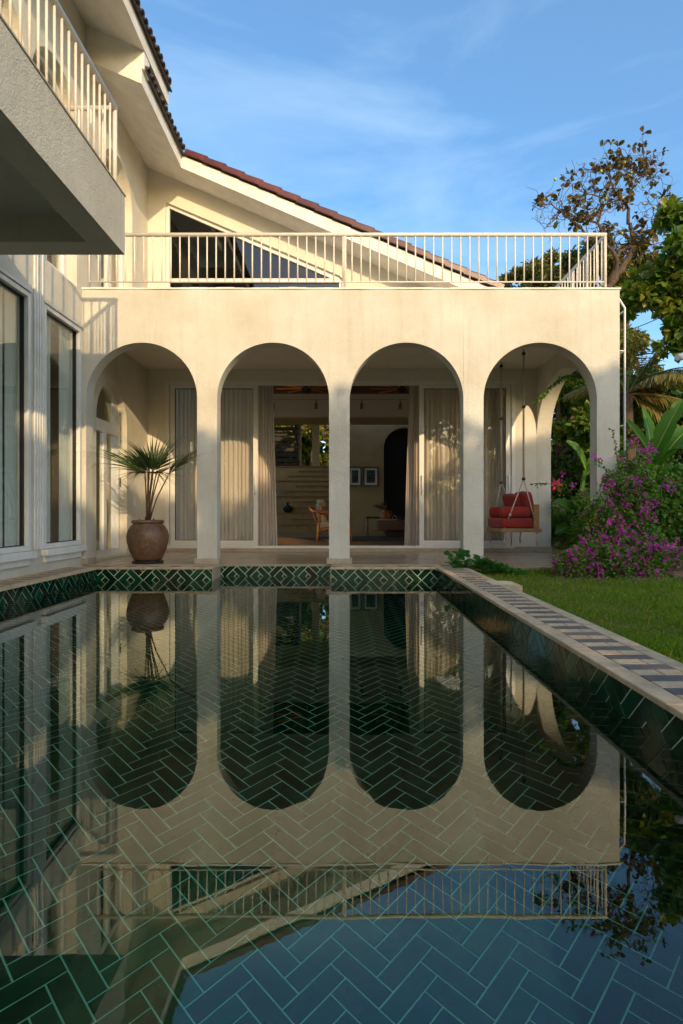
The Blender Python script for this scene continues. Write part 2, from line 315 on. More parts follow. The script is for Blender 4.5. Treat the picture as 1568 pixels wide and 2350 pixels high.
def mat_water():
    m, nt, out = new_mat('pool_water')
    tc = N(nt, 'ShaderNodeTexCoord')
    # faint ripples: a calm surface with one small ring where a drop fell
    n = N(nt, 'ShaderNodeTexNoise', {0: tc.outputs['Object'], 'Scale': 2.2, 'Detail': 2, 'Roughness': 0.4})
    n2 = N(nt, 'ShaderNodeTexNoise', {0: tc.outputs['Object'], 'Scale': 9, 'Detail': 2})
    vs = N(nt, 'ShaderNodeVectorMath', {0: tc.outputs['Object'], 1: (0.03, 1.76, 0)}, operation='SUBTRACT'); ln = N(nt, 'ShaderNodeVectorMath', {0: vs.outputs[0]}, operation='LENGTH')
    s = N(nt, 'ShaderNodeMath', {0: ln.outputs['Value'], 1: 70}, operation='MULTIPLY'); si = N(nt, 'ShaderNodeMath', {0: s.outputs[0]}, operation='SINE')
    e1 = N(nt, 'ShaderNodeMapRange', {0: ln.outputs['Value'], 1: 0.0, 2: 0.55, 3: 1.0, 4: 0.0}); e2 = N(nt, 'ShaderNodeMath', {0: e1.outputs[0], 1: 2.0}, operation='POWER'); e = N(nt, 'ShaderNodeMath', {0: si.outputs[0], 1: e2.outputs[0]}, operation='MULTIPLY')
    ee = N(nt, 'ShaderNodeMath', {0: e.outputs[0], 1: 0.07}, operation='MULTIPLY')
    n0 = N(nt, 'ShaderNodeMath', {0: n.outputs[0], 1: 0.35}, operation='MULTIPLY'); a = N(nt, 'ShaderNodeMath', {0: n0.outputs[0], 1: ee.outputs[0]}, operation='ADD'); b0 = N(nt, 'ShaderNodeMath', {0: n2.outputs[0], 1: 0.05}, operation='MULTIPLY'); a2 = N(nt, 'ShaderNodeMath', {0: a.outputs[0], 1: b0.outputs[0]}, operation='ADD')
    b = N(nt, 'ShaderNodeBump', {'Height': a2.outputs[0], 'Strength': 0.07, 'Distance': 0.02})
    ge = N(nt, 'ShaderNodeNewGeometry'); io = N(nt, 'ShaderNodeMapRange', {0: ge.outputs['Backfacing'], 3: 1.62, 4: 1.333})
    fr = N(nt, 'ShaderNodeFresnel', {'IOR': io.outputs[0], 'Normal': b.outputs[0]})
    g = N(nt, 'ShaderNodeBsdfGlossy', {'Color': (0.92,1,0.97,1), 'Roughness': 0.0, 'Normal': b.outputs[0]})
    r = N(nt, 'ShaderNodeBsdfRefraction', {'Color': (0.54, 0.94, 0.82, 1), 'Roughness': 0.0, 'IOR': 1.333, 'Normal': b.outputs[0]})
    mx = N(nt, 'ShaderNodeMixShader', {0: fr.outputs[0], 1: r.outputs[0], 2: g.outputs[0]}); nt.links.new(mx.outputs[0], out.inputs[0]); return m
M['water'] = mat_water()

# key sizes (metres; floor of the porch = 0, water = -0.147)
WATER = -0.147; POOL_FLOOR = -1.347
PX0, PX1, PY0 = -2.82, 1.06, -2.2          # pool sides and near end
PYF, PYR = 6.67, 7.085                     # far wall, recessed far wall
RX0, RX1 = -1.515, -0.155                  # recess
WX = -3.18                                 # face of the left wing
FAC0, FAC1 = 7.08, 7.28                    # arcade wall
SX0, SX1 = 3.09, 3.32                      # side wall of the porch
BK = 9.44                                  # back wall of the porch
CEIL = 2.933; TOP = 3.341; LAWN = -0.07

# ================================================================ GROUND
g = MB(); hole = [(PX0-0.3, PY0-0.3), (PX1+0.3, PY0-0.3), (PX1+0.3, PYR+0.3), (PX0-0.3, PYR+0.3)]
g.prism(rect(-900, 900, -700, 1500), [hole], FZ(LAWN-0.06), -0.3, 0.0)
g.build('ground', M['lawn'], kind='structure')
lw = MB().prism([(PX1+0.1, -6), (24, -6), (24, 30), (SX1+0.02, 30), (SX1+0.02, PYF+0.1), (PX1+0.1, PYF+0.1)], [], FZ(LAWN-0.055), 0.0, 0.04).build('lawn', M['lawn'], kind='structure')

# ================================================================ POOL
W = 0.0679
def clip_poly(poly, x0, x1, y0, y1):
    def cl(P, inside, inter):
        out = []
        for i in range(len(P)):
            a, b = P[i-1], P[i]
            if inside(b):
                if not inside(a): out.append(inter(a, b))
                out.append(b)
            elif inside(a): out.append(inter(a, b))
        return out
    def ix(x): return lambda a, b: (x, a[1] + (b[1]-a[1])*(x-a[0])/(b[0]-a[0]))
    def iy(y): return lambda a, b: (a[0] + (b[0]-a[0])*(y-a[1])/(b[1]-a[1]), y)
    for ins, it in ((lambda p: p[0] >= x0, ix(x0)), (lambda p: p[0] <= x1, ix(x1)), (lambda p: p[1] >= y0, iy(y0)), (lambda p: p[1] <= y1, iy(y1))):
        if len(poly) < 3: return []
        poly = cl(poly, ins, it)
    return poly
def tile_shape(a0, a1, b0, b1, th, gap=0.0032):
    c, s = math.cos(th), math.sin(th)
    q = [(a0*W+gap, b0*W+gap), (a1*W-gap, b0*W+gap), (a1*W-gap, b1*W-gap), (a0*W+gap, b1*W-gap)]
    return [(a*c + b*s, -a*s + b*c) for a, b in q]
def slab_mesh(poly, t=0.004):
    # a tile with a softened (bevelled) edge
    cx = sum(p[0] for p in poly)/len(poly); cy = sum(p[1] for p in poly)/len(poly); n = len(poly)
    ins = []
    for x, y in poly:
        d = math.hypot(x-cx, y-cy) or 1; k = max(0, 1 - 0.0022/d); ins.append((cx + (x-cx)*k, cy + (y-cy)*k))
    m = MB(); vs = [(x, y, 0) for x, y in poly] + [(x, y, t*0.7) for x, y in poly] + [(x, y, t) for x, y in ins]
    fs = [tuple(range(2*n, 3*n))]
    for i in range(n):
        j = (i+1) % n; fs += [(i, j, n+j, n+i), (n+i, n+j, 2*n+j, 2*n+i)]
    return m.add(vs, fs)
def herringbone(u0, u1, v0, v1, ou, ov, th):
    """tiles of the 3:1 herringbone that meet the rectangle: (kind, centre offset, polygon, whole)"""
    c, s = math.cos(th), math.sin(th); res = []
    A = tile_shape(0, 3, -1, 0, th); B = tile_shape(-1, 0, -3, 0, th)
    R = max(u1-u0, v1-v0, abs(u0-ou), abs(u1-ou), abs(v0-ov), abs(v1-ov))
    K = int(R / (W*1.2)) + 8; Mn = int(R / (W*4.0)) + 4
    for m in range(-Mn, Mn+1):
        for k in range(-K, K+1):
            a, b = (k + 3*m) * W, (-k + 3*m) * W
            du, dv = ou + a*c + b*s, ov - a*s + b*c
            if du < u0-0.5 or du > u1+0.5 or dv < v0-0.5 or dv > v1+0.5: continue
            for kind, sh in ((0, A), (1, B)):
                pl = [(x+du, y+dv) for x, y in sh]
                if all(u0 <= x <= u1 and v0 <= y <= v1 for x, y in pl): res.append((kind, du, dv, pl, True)); continue
                if max(x for x, y in pl) <= u0 or min(x for x, y in pl) >= u1 or max(y for x, y in pl) <= v0 or min(y for x, y in pl) >= v1: continue
                q = clip_poly(pl, u0, u1, v0, v1)
                if len(q) >= 3:
                    ar = abs(sum(q[i-1][0]*q[i][1]-q[i][0]*q[i-1][1] for i in range(len(q))))/2
                    if ar > 1e-4: res.append((kind, du, dv, q, False))
    return res
def tiled(parent, rects, ou, ov, th, score, limit=300, tilt=True, minscore=None):
    """tiles as children of parent (local plane z=0 up); the best `limit` by score single, the rest one part"""
    all_t = []
    for r in rects: all_t += herringbone(*r, ou, ov, th)
    sc = []
    for t in all_t:
        cx = sum(p[0] for p in t[3])/len(t[3]); cy = sum(p[1] for p in t[3])/len(t[3]); sc.append(score(cx, cy))
    order = sorted(range(len(all_t)), key=lambda i: -sc[i])
    base = {}
    for kind, (a, b, c_, d) in ((0, (0,3,-1,0)), (1, (-1,0,-3,0))):
        base[kind] = slab_mesh(tile_shape(a, b, c_, d, th)).mesh('tile', M['tile'])
    rest = MB(); rr = random.Random(5)
    for n, i in enumerate(order):
        kind, du, dv, pl, whole = all_t[i]
        if n < limit and (minscore is None or sc[i] > minscore):
            if whole:
                o = link('tile', base[kind], parent, (du, dv, rr.uniform(-0.0006, 0.0006)))
                if tilt: o.rotation_euler = (rr.uniform(-.0025,.0025), rr.uniform(-.0025,.0025), 0)
            else: slab_mesh(pl).build('tile', M['tile'], parent)
        else:
            m = slab_mesh(pl); rest.add(m.v, m.f)
    if rest.v: rest.build('tile_field', M['tile'], parent, kind='stuff')
TH = 0.785
# floor
pf = MB().prism([(PX0, PY0), (PX1, PY0), (PX1, PYF), (RX1, PYF), (RX1, PYR), (RX0, PYR), (RX0, PYF), (PX0, PYF)], [], FZ(0), -0.15, 0.0).build('pool_floor', M['grout'], kind='structure')
pf.location = (0, 0, POOL_FLOOR)
tiled(pf, [(PX0, PX1, -0.5, PYF), (RX0, RX1, PYF+0.003, PYR)], 0.576, 2.037, 0.7696, lambda x, y: (-abs(y-2.0)*1.0 - abs(x+0.1)*0.55) if y > 1.2 else -50)
# pool walls: local (u along, v up, n out)
def pool_wall(name, origin, ux, length, u0, ou, ov, limit, score, lab=None):
    """origin at water level; ux = direction of u; v is up"""
    U = Vector(ux); V = Vector((0,0,1)); Nn = U.cross(V)
    p = MB().box(u0, u0+length, -1.2, WATER*-1 - 0.022, -0.12, 0.0).build(name, M['grout'], kind='structure')
    p.matrix_world = Matrix(((U.x, V.x, Nn.x, origin[0]), (U.y, V.y, Nn.y, origin[1]), (U.z, V.z, Nn.z, origin[2]), (0,0,0,1)))
    tiled(p, [(u0, u0+length, -0.42, -WATER-0.024)], ou, ov, TH, score, limit)
    lo = MB()
    for t in herringbone(u0, u0+length, -1.2, -0.424, ou, ov, TH):
        m = slab_mesh(t[3]); lo.add(m.v, m.f)
    lo.build('tile_field', M['tile'], p, kind='stuff')
    return p
up = lambda x, y: y
pool_wall('pool_wall', (0, PYF, WATER), (1,0,0), RX0-PX0, PX0, -1.0, 0.045, 200, up)
pool_wall('pool_wall', (0, PYF, WATER), (1,0,0), PX1-RX1, RX1, -1.0, 0.045, 200, up)
pool_wall('pool_wall', (0, PYR, WATER), (1,0,0), RX1-RX0, RX0, -1.02, 0.03, 200, up)
pool_wall('pool_wall', (RX0, 0, WATER), (0,1,0), PYR-PYF-0.004, PYF+0.002, 6.9, 0.02, 40, up)
pool_wall('pool_wall', (RX1, 0, WATER), (0,-1,0), PYR-PYF-0.004, -PYR+0.002, -6.9, 0.02, 40, up)
near = lambda x, y: y*3 - abs(abs(x)-2.6)*0.35
pool_wall('pool_wall', (PX0, 0, WATER), (0,1,0), PYF-PY0, PY0, 6.6, 0.03, 290, near)
pool_wall('pool_wall', (PX1, 0, WATER), (0,-1,0), PYF-PY0, -PYF, -1.77, 0.033, 290, near)
MB().box(PX0-0.14, PX1+0.14, PY0-0.2, PY0, POOL_FLOOR, -0.03).build('pool_end_wall', M['tile'], kind='structure')
# water
wat = MB().add([(PX0, PY0, WATER), (PX1, PY0, WATER), (PX1, PYF, WATER), (RX1, PYF, WATER), (RX1, PYR, WATER), (RX0, PYR, WATER), (RX0, PYF, WATER), (PX0, PYF, WATER)], [tuple(range(8))]).mesh('pool_water', M['water'])
if wat.polygons[0].normal.z < 0: wat.flip_normals()
link('pool_water', wat, kind='structure')

# coping: stone base with single tiles on it (tops at 0)
def slabs(parent, name, mat, boxes, share=None, bev=0.0015):
    cache = {}
    for (x0, x1, y0, y1, z0, z1) in boxes:
        k = (round(x1-x0, 3), round(y1-y0, 3), round(z1-z0, 3))
        if k not in cache:
            m = MB(); w, d, h = (x1-x0)/2, (y1-y0)/2, z1-z0; b = min(0.003, w/3, d/3)
            m.add([(-w,-d,0),(w,-d,0),(w,d,0),(-w,d,0),(-w,-d,h-b),(w,-d,h-b),(w,d,h-b),(-w,d,h-b),(-w+b,-d+b,h),(w-b,-d+b,h),(w-b,d-b,h),(-w+b,d-b,h)],
                  [(0,3,2,1),(8,9,10,11)] + [(i, (i+1)%4, 4+(i+1)%4, 4+i) for i in range(4)] + [(4+i, 4+(i+1)%4, 8+(i+1)%4, 8+i) for i in range(4)])
            cache[k] = m.mesh(name, mat)
        o = link(name, cache[k], parent, ((x0+x1)/2, (y0+y1)/2, z0 + random.uniform(-.0006, .0006)))
cb = MB().prism([(PX1+0.002, -2.4), (PX1+0.33, -2.4), (PX1+0.33, 7.07), (PX1+0.002, 7.07)], [], FZ(-0.19), 0, 0.168).build('pool_coping', M['plinth'], kind='structure')
per = 0.162; G = 0.0022; b1 = []; b2 = []; b3 = []
y = 2.364 - 30*per - 0.04
for k in range(60):
    y0 = y + k*per; y1 = y0 + per/2
    if y0 > 6.62: break
    x0, x1 = PX1+0.066, PX1+0.256
    b2.append((x0+G, x1-G, y0+G, y1-G, -0.02, 0.0))
    xm = x0 + (0.10 if k % 2 else 0.12)
    b1 += [(x0+G, xm-G, y1+G, y1+per/2-G, -0.02, 0.0), (xm+G, x1-G, y1+G, y1+per/2-G, -0.02, 0.0)]
for k in range(11):
    y0 = -2.4 + k*0.86
    y1 = min(y0+0.86, 7.07)
    b3 += [(PX1-0.016, PX1+0.064, y0+0.001, y1-0.001, -0.021, 0.0), (PX1+0.258, PX1+0.332, y0+0.001, y1-0.001, -0.021, 0.0)]
slabs(cb, 'dark_tile', M['coping_dark'], b2); slabs(cb, 'light_tile', M['coping'], b1); slabs(cb, 'edge_slab', M['coping'], b3)
# left coping
cl = MB().box(WX, PX0-0.002, -2.4, 6.70, -0.19, -0.022).build('pool_coping', M['plinth'], kind='structure')
b1 = []; b2 = []; b3 = []; k = 0; y = -0.6
while y < 6.55:
    b2.append((PX0-0.27+G, PX0-0.075-G, y+G, y+per/2-G, -0.02, 0.0)); b1.append((PX0-0.27+G, PX0-0.075-G, y+per/2+G, y+per-G, -0.02, 0.0)); y += per
for k in range(9): b3 += [(PX0-0.073, PX0+0.016, -1.0+k*0.86+.001, min(-1.0+(k+1)*0.86, 6.70)-.001, -0.021, 0.0), (WX+.002, PX0-0.272, -1.0+k*0.86+.001, min(-1.0+(k+1)*0.86, 6.70)-.001, -0.021, 0.0)]
slabs(cl, 'dark_tile', M['coping_dark'], b2); slabs(cl, 'light_tile', M['coping'], b1); slabs(cl, 'edge_slab', M['coping'], b3)
# far coping pieces
for (xa, xb) in ((PX0+0.018, RX0+0.012), (RX1-0.012, PX1-0.018)):
    cf = MB().box(xa, xb, PYF+0.002, 7.075, -0.19, -0.022).build('pool_coping', M['plinth'], kind='structure')
    b3 = [(xa, xb, PYF-0.016, PYF+0.064, -0.021, 0.0)]; b1 = []; b2 = []; x = xa
    while x < xb - 0.02:
        b2.append((x+G, min(x+0.13, xb)-G, PYF+0.07, PYF+0.14, -0.02, 0.0))
        if x+0.13 < xb-0.02: b1.append((x+0.13+G, min(x+0.26, xb)-G, PYF+0.07, PYF+0.14, -0.02, 0.0))
        x += 0.26
    x = xa
    while x < xb - 0.02:
        b1.append((x+G, min(x+0.5, xb)-G, PYF+0.144, 7.072, -0.02, 0.0)); x += 0.5
    slabs(cf, 'dark_tile', M['coping_dark'], b2); slabs(cf, 'light_tile', M['coping'], b1); slabs(cf, 'edge_slab', M['coping'], b3)

# porch floor
fl = MB().prism([(WX, 7.09), (PX1+0.335, 7.09), (PX1+0.335, 6.72), (3.36, 6.72), (3.36, 9.42), (WX, 9.42)], [], FZ(-0.25), 0, 0.232).build('porch_floor', M['plinth'], kind='structure')
bx = []
y = 7.079; r = 0
ys = [7.081, 7.43, 7.83, 8.23, 8.63, 9.03, 9.42]
for r in range(6):
    x = WX + 0.002 - (0.45 if r % 2 else 0)
    while x < 3.36:
        xa, xb = max(x, WX+.002), min(x+0.9, 3.362)
        if xb - xa > 0.03: bx.append((xa+.001, xb-.001, ys[r]+.001, ys[r+1]-.001, -0.017, 0.0))
        x += 0.9
x = PX1+0.337
while x < 3.36:
    bx.append((x+.001, min(x+0.68, 3.362)-.001, 6.716, 7.079, -0.017, 0.0)); x += 0.68
slabs(fl, 'floor_slab', M['stone'], bx)

# ================================================================ VILLA
villa = thing('villa', 'cream two storey stucco villa with four round arches facing the green pool', 'house', (0, 8, 0))
VINV = Matrix.Translation((0, -8, 0))
def vp(mb, name, mat, parent=None, **kw):
    """build a part of the villa given in world coordinates"""
    for i, p in enumerate(mb.v): mb.v[i] = (p[0], p[1]-8, p[2])
    return mb.build(name, mat, parent or villa, **kw)
ARCH = [(-3.129, -1.788), (-1.546, -0.193), (0.056, 1.431), (1.675, 3.045)]
APEX = 2.678
# front of the arcade: piers and arch heads as upright strips, so the arch edge stays clean
def arcade(y0, y1, top):
    m = MB(); strips = []; x = WX
    for a, b in ARCH:
        r_ = (b-a)/2; zs = APEX-r_; pts_ = arc((a+b)/2, zs, r_, r_, PI, 0, 44)
        strips.append([(x, 0.0), (a, 0.0), (a, zs), (a, top), (x, top)] + ([(x, zs)] if x > WX else []))
        for p, q in zip(pts_[:-1], pts_[1:]): strips.append([p, q, (q[0], top), (p[0], top)])
        x = b
    strips.append([(x, 0.0), (SX1, 0.0), (SX1, top), (x, top), (x, APEX-(ARCH[-1][1]-ARCH[-1][0])/2)])
    edges = {}
    R_ = lambda p: (round(p[0], 5), round(p[1], 5))
    for s in strips:
        n = len(s); m.add([(u, y0, v) for u, v in s], [tuple(range(n))]); m.add([(u, y1, v) for u, v in s], [tuple(range(n))[::-1]])
        for i in range(n):
            k = (R_(s[i]), R_(s[(i+1) % n])); r = (k[1], k[0])
            if r in edges: del edges[r]
            else: edges[k] = 1
    for (p, q) in edges: m.add([(p[0], y0, p[1]), (q[0], y0, q[1]), (q[0], y1, q[1]), (p[0], y1, p[1])], [(0, 1, 2, 3)])
    return m
fw = vp(arcade(FAC0, FAC1, TOP-0.02), 'arcade_wall', M['stucco']); bevel(fw, 0.012, 3)
# pier plinths
for x0, x1 in ((WX+0.002, -3.10), (-1.815, -1.515), (-0.225, 0.085), (1.40, 1.70), (3.015, SX1+0.03)):
    o = vp(MB().box(x0, x1, FAC0-0.03, FAC1+0.03, 0.001, 0.07), 'pier_plinth', M['plinth']); bevel(o, 0.004)
cap = MB(); xs = [WX + (SX1+0.01-WX)*i/60 for i in range(61)]
for i in range(60):
    dz = 0.004*math.sin(i*1.7) + 0.003*math.sin(i*0.61); cap.box(xs[i], xs[i+1], FAC0-0.012-0.004*math.sin(i*.9), FAC1+0.02, TOP-0.021, TOP+dz*0.6)
vp(cap, 'parapet_cap', M['fascia'])
# side wall with its wide arch (open towards the garden)
so = [(FAC1, 0), (7.36, 0)] + arc(8.4, 1.82, 1.04, 0.85, PI, 0, 36) + [(9.438, 0), (9.439, 0), (9.439, TOP-0.03), (FAC1, TOP-0.03)]
vp(MB().prism(so, [], lambda u, v, d: (SX0 + d, u, v), 0.0, SX1-SX0-0.001), 'side_arch_wall', M['stucco'])
# back wall of the porch, open for the sliding doors
DX0, DX1, DZ1 = -2.89, 2.74, 2.742
bo = [(-3.45, -0.05), (DX0, -0.05), (DX0, DZ1), (DX1, DZ1), (DX1, -0.05), (SX1, -0.05), (SX1, 3.3), (-3.45, 3.3)]
vp(MB().prism(bo, [], FY(BK), 0, 0.22), 'porch_back_wall', M['plaster'])
vp(MB().box(DX1, SX1+0.01, BK-0.03, BK-0.001, 0.001, 0.075), 'skirting', M['plinth'])
vp(MB().box(DX0-0.02, DX1-0.001, BK-0.035, BK+0.22, -0.01, 0.05), 'door_sill', M['plinth'])
vp(MB().box(WX-0.02, SX1-0.01, FAC1+0.001, BK-0.001, CEIL, CEIL+0.22), 'porch_ceiling', M['plaster'])

# left wing, lower wall
WIN = []
holes = []
for k in range(5):
    y1 = 7.0 - 1.136*k; y0 = y1 - 0.77
    WIN.append((y0, y1)); holes.append(rect(y0-0.055, y1+0.05, 0.24, 2.835))
dcy, dr = 8.02, 0.53
holes.append(arch_poly(dcy, dr, 0.02, 1.86))
vp(MB().prism([(-2.4, -0.2), (9.6, -0.2), (9.6, 3.26), (-2.4, 3.26)], holes, FX(WX), 0, 0.22), 'wing_wall', M['stucco'])
def frame_ring(fm, u0, u1, v0, v1, w, d0, d1):
    return MB().prism(rect(u0, u1, v0, v1), [rect(u0+w, u1-w, v0+w, v1-w)], fm, d0, d1)
for k, (y0, y1) in enumerate(WIN):
    f = vp(frame_ring(FX(WX), y0-0.054, y1+0.049, 0.241, 2.834, 0.05, -0.012, 0.10), 'window', M['upvc']); bevel(f, 0.004)
    f2 = MB().prism(rect(y0-0.001, y1-0.003, 0.293, 2.782), [rect(y0+0.006, y1-0.016, 0.300, 2.775)], FX(WX), 0.03, 0.07)
    vp(f2, 'gasket', M['gasket'], f)
    vp(MB().box(WX-0.055, WX-0.048, y0+0.012, y1-0.016, 0.306, 2.769), 'pane', M['glass_wall'], f)
    vp(MB().box(WX+0.001, WX+0.075, y0-0.10, y1+0.045, 0.17, 0.235), 'sill', M['fascia'], f)
    vp(MB().box(WX+0.001, WX+0.03, y0-0.07, y1+0.0, 0.10, 0.166), 'sill_moulding', M['fascia'], f)
    vp(MB().box(WX+0.001, WX+0.03, y0-0.05, y1+0.049, 2.838, 2.862), 'drip_moulding', M['fascia'], f)
    # fluted pilaster between the windows
    pl = MB(); n = 4; a = y0 - 0.27
    for i in range(n):
        pl.box(WX+0.001, WX+0.022, a+0.01+i*0.05, a+0.042+i*0.05, 0.24, 5.2 if k in (0,) else 3.25)
    if k > 0 or True:
        o = vp(pl, 'fluted_pilaster', M['fascia']); bevel(o, 0.008)
# arched door inside the porch
d = MB().prism(arch_poly(dcy, dr-0.001, 0.021, 1.86), [rect(dcy-0.455, dcy-0.045, 0.12, 1.72), rect(dcy+0.045, dcy+0.455, 0.12, 1.72),
     [(dcy+0.46, 1.88)] + arc(dcy, 1.88, 0.46, 0.455, 0, PI, 20)[1:-1] + [(dcy-0.46, 1.88)]], FX(WX), 0.10, 0.16)
ad = vp(d, 'arched_door', M['upvc'])
vp(MB().prism(arch_poly(dcy, 0.459, 0.13, 1.86), [], FX(WX), 0.127, 0.133), 'pane', M['glass_wall'], ad)
vp(MB().tube([(WX-0.09, dcy+0.0, 1.02), (WX-0.03, dcy+0.0, 1.02), (WX-0.03, dcy-0.12, 1.02)], 0.009), 'handle', M['white'], ad)
vp(MB().box(WX-0.098, WX-0.085, dcy+0.50, dcy+0.515, 1.0, 1.13), 'hinge', M['black'], ad)
sw = vp(MB().box(WX+0.0015, WX+0.01, 8.80, 8.88, 0.72, 0.86), 'switch_plate', M['white']); bevel(sw, .003)

# sliding doors
sf = MB().prism(rect(DX0+.001, DX1-.001, 0.051, DZ1-.001), [rect(DX0+0.06, DX1-0.06, 0.09, DZ1-0.055)], FY(BK), -0.015, 0.10)
sd = vp(sf, 'sliding_door', M['upvc']); bevel(sd, .003)
def panel(x0, x1, dy, name='door_leaf'):
    z0, z1 = 0.092, DZ1-0.057
    p = vp(MB().prism(rect(x0, x1, z0, z1), [rect(x0+0.075, x1-0.075, z0+0.085, z1-0.06)], FY(BK), dy, dy+0.035), name, M['upvc'], sd)
    vp(MB().prism(rect(x0+0.0751, x1-0.0751, z0+0.0851, z1-0.0601), [rect(x0+0.083, x1-0.083, z0+0.093, z1-0.068)], FY(BK), dy+0.002, dy+0.03), 'gasket', M['gasket'], sd)
    vp(MB().box(x0+0.083, x1-0.083, BK+dy+0.014, BK+dy+0.020, z0+0.093, z1-0.068), 'pane', M['glass'], sd)
panel(-2.815, -1.404, 0.0); panel(1.199, 2.67, 0.0)
for x in (-1.445, 1.24, 2.635):
    vp(MB().tube([(x, BK-0.002, 0.92), (x, BK-0.035, 0.92), (x, BK-0.035, 1.22), (x, BK-0.002, 1.22)], 0.011), 'handle', M['white'], sd)

# ---- upper floor
SL = 0.43
def rb(x): return 5.283 + CAMZ - SL*(x + 2.519)      # underside of the main roof
UPX = -3.25
uh = [arch_poly(8.2, 0.56, 3.10, 5.06), arch_poly(6.45, 0.50, 3.10, 5.12), arch_poly(5.36, 0.46, 3.10, 5.12), arch_poly(2.6, 0.6, 3.28, 5.1)]
vp(MB().prism([(-2.4, 3.261), (9.6, 3.261), (9.6, 6.62), (-2.4, 6.62)], [[(u, max(v, 3.30)) for u, v in h] for h in uh], FX(WX), 0.0, 0.24), 'wing_upper_wall', M['stucco'])
for cy, r_, zs in ((8.2, 0.56, 5.06), (6.45, 0.50, 5.12), (5.36, 0.46, 5.12), (2.6, 0.6, 5.1)):
    f = vp(MB().prism(arch_poly(cy, r_-.001, 3.301, zs), [rect(cy-r_+0.08, cy-0.04, 3.42, zs-0.06), rect(cy+0.04, cy+r_-0.08, 3.42, zs-0.06), [(cy+r_-0.08, zs+0.04)] + arc(cy, zs+0.04, r_-0.08, r_-0.1, 0, PI, 18)[1:-1] + [(cy-r_+0.08, zs+0.04)]], FX(WX), 0.12, 0.18), 'balcony_door', M['upvc'])
    vp(MB().prism(arch_poly(cy, r_-0.079, 3.41, zs), [], FX(WX), 0.147, 0.153), 'pane', M['glass_wall'], f)
    vp(MB().tube([(WX-0.11, cy, 4.25), (WX-0.05, cy, 4.25), (WX-0.05, cy-0.11, 4.25)], 0.01), 'handle', M['white'], f)
# gable wall above the terrace with its raking window
YU = 9.45
wl = [(-3.4, CEIL+0.2), (2.1, CEIL+0.2), (2.1, rb(2.1)+0.03), (-3.4, rb(-3.4)+0.03)]
win = [(-2.897, 3.15), (-0.043, 3.15), (-0.043, 4.42-0.02), (-0.09, 4.45), (-2.897, 5.02+CAMZ)]
vp(MB().prism(wl, [win], FY(YU), 0.0, 0.22), 'gable_wall', M['plaster'])
def inset(poly, w):
    out = []; n = len(poly)
    for i in range(n):
        p0, p1, p2 = Vector(poly[i-1]), Vector(poly[i]), Vector(poly[(i+1) % n])
        d1 = (p1-p0).normalized(); d2 = (p2-p1).normalized(); n1 = Vector((-d1.y, d1.x)); n2 = Vector((-d2.y, d2.x)); b = (n1+n2)
        b = b / max(0.2, b.dot(n1)); out.append(tuple(p1 + b*w))
    return out
wf = vp(MB().prism(inset(win, .001), [inset([win[0], win[1], win[2], win[4]], 0.05)], FY(YU), 0.05, 0.12), 'gable_window', M['upvc'])
vp(MB().box(-2.85, -0.09, YU+0.045, YU+0.115, 3.80+CAMZ-0.055, 3.80+CAMZ+0.0), 'frame_rail', M['upvc'], wf)
vp(MB().prism(inset([win[0], win[1], win[2], win[4]], 0.048), [], FY(YU), 0.083, 0.089), 'pane', mat_glass('gable_glass', (0.55, 0.52, 0.48), 1.6), wf)

# roofs: (1) wing over terrace, (2) its part beside the wing wall, (3) the higher roof nearer the camera
def roof_slab(xa, xb, y0, y1, dz, t, name, mat=M['fascia']):
    m = MB(); za, zb = rb(xa)+dz, rb(xb)+dz
    m.add([(xa,y0,za),(xb,y0,zb),(xb,y0,zb+t),(xa,y0,za+t),(xa,y1,za),(xb,y1,zb),(xb,y1,zb+t),(xa,y1,za+t)], [(0,1,2,3),(7,6,5,4),(0,4,5,1),(1,5,6,2),(2,6,7,3),(3,7,4,0)])
    return vp(m, name, mat)
RK = 8.95
r1 = roof_slab(-6.5, 2.34, RK, 15.0, 0.0, 0.195, 'gable_roof')
r2 = roof_slab(-6.5, -2.50, 7.20, RK-.002, 0.0, 0.195, 'wing_roof')
r3 = roof_slab(-6.5, -2.46, -2.0, 8.17, 0.42, 0.20, 'upper_roof')
m = MB(); m.prism([(-6.4, rb(-6.4)+0.196), (-2.47, rb(-2.47)+0.196), (-2.47, rb(-2.47)+0.419), (-6.4, rb(-6.4)+0.419)], [], FY(7.205), 0, 0.2); vp(m, 'roof_step_wall', M['fascia'])
def slope_mat(x, y, z):
    """local x runs down the slope, local y along the eave, local z out of the roof"""
    dx = Vector((1, 0, -SL)).normalized(); dy = Vector((0, 1, 0)); dz = dx.cross(dy)
    return Matrix(((dx.x, dy.x, dz.x, x), (dx.y, dy.y, dz.y, y-8), (dx.z, dy.z, dz.z, z), (0,0,0,1)))
def barrel(r=0.062, L_=0.34, t=0.012, n=8):
    m = MB(); vs = []
    for x, rr_ in ((0, r*0.9), (L_, r)):
        for q in (rr_, rr_-t):
            for i in range(n+1): a = PI*i/n; vs.append((x, q*math.cos(a), q*math.sin(a)*0.95))
    k = n+1; fs = []
    for i in range(n): fs += [(i, i+1, 2*k+i+1, 2*k+i), (k+i+1, k+i, 3*k+i, 3*k+i+1), (2*k+i, 2*k+i+1, 3*k+i+1, 3*k+i), (i+1, i, k+i, k+i+1)]
    fs += [(0, 2*k, 3*k, k), (n, k+n, 3*k+n, 2*k+n)]
    return m.add(vs, fs, True)
bme = barrel().mesh('roof_tile', M['roof_brown'])
rnd_ = random.Random(3)
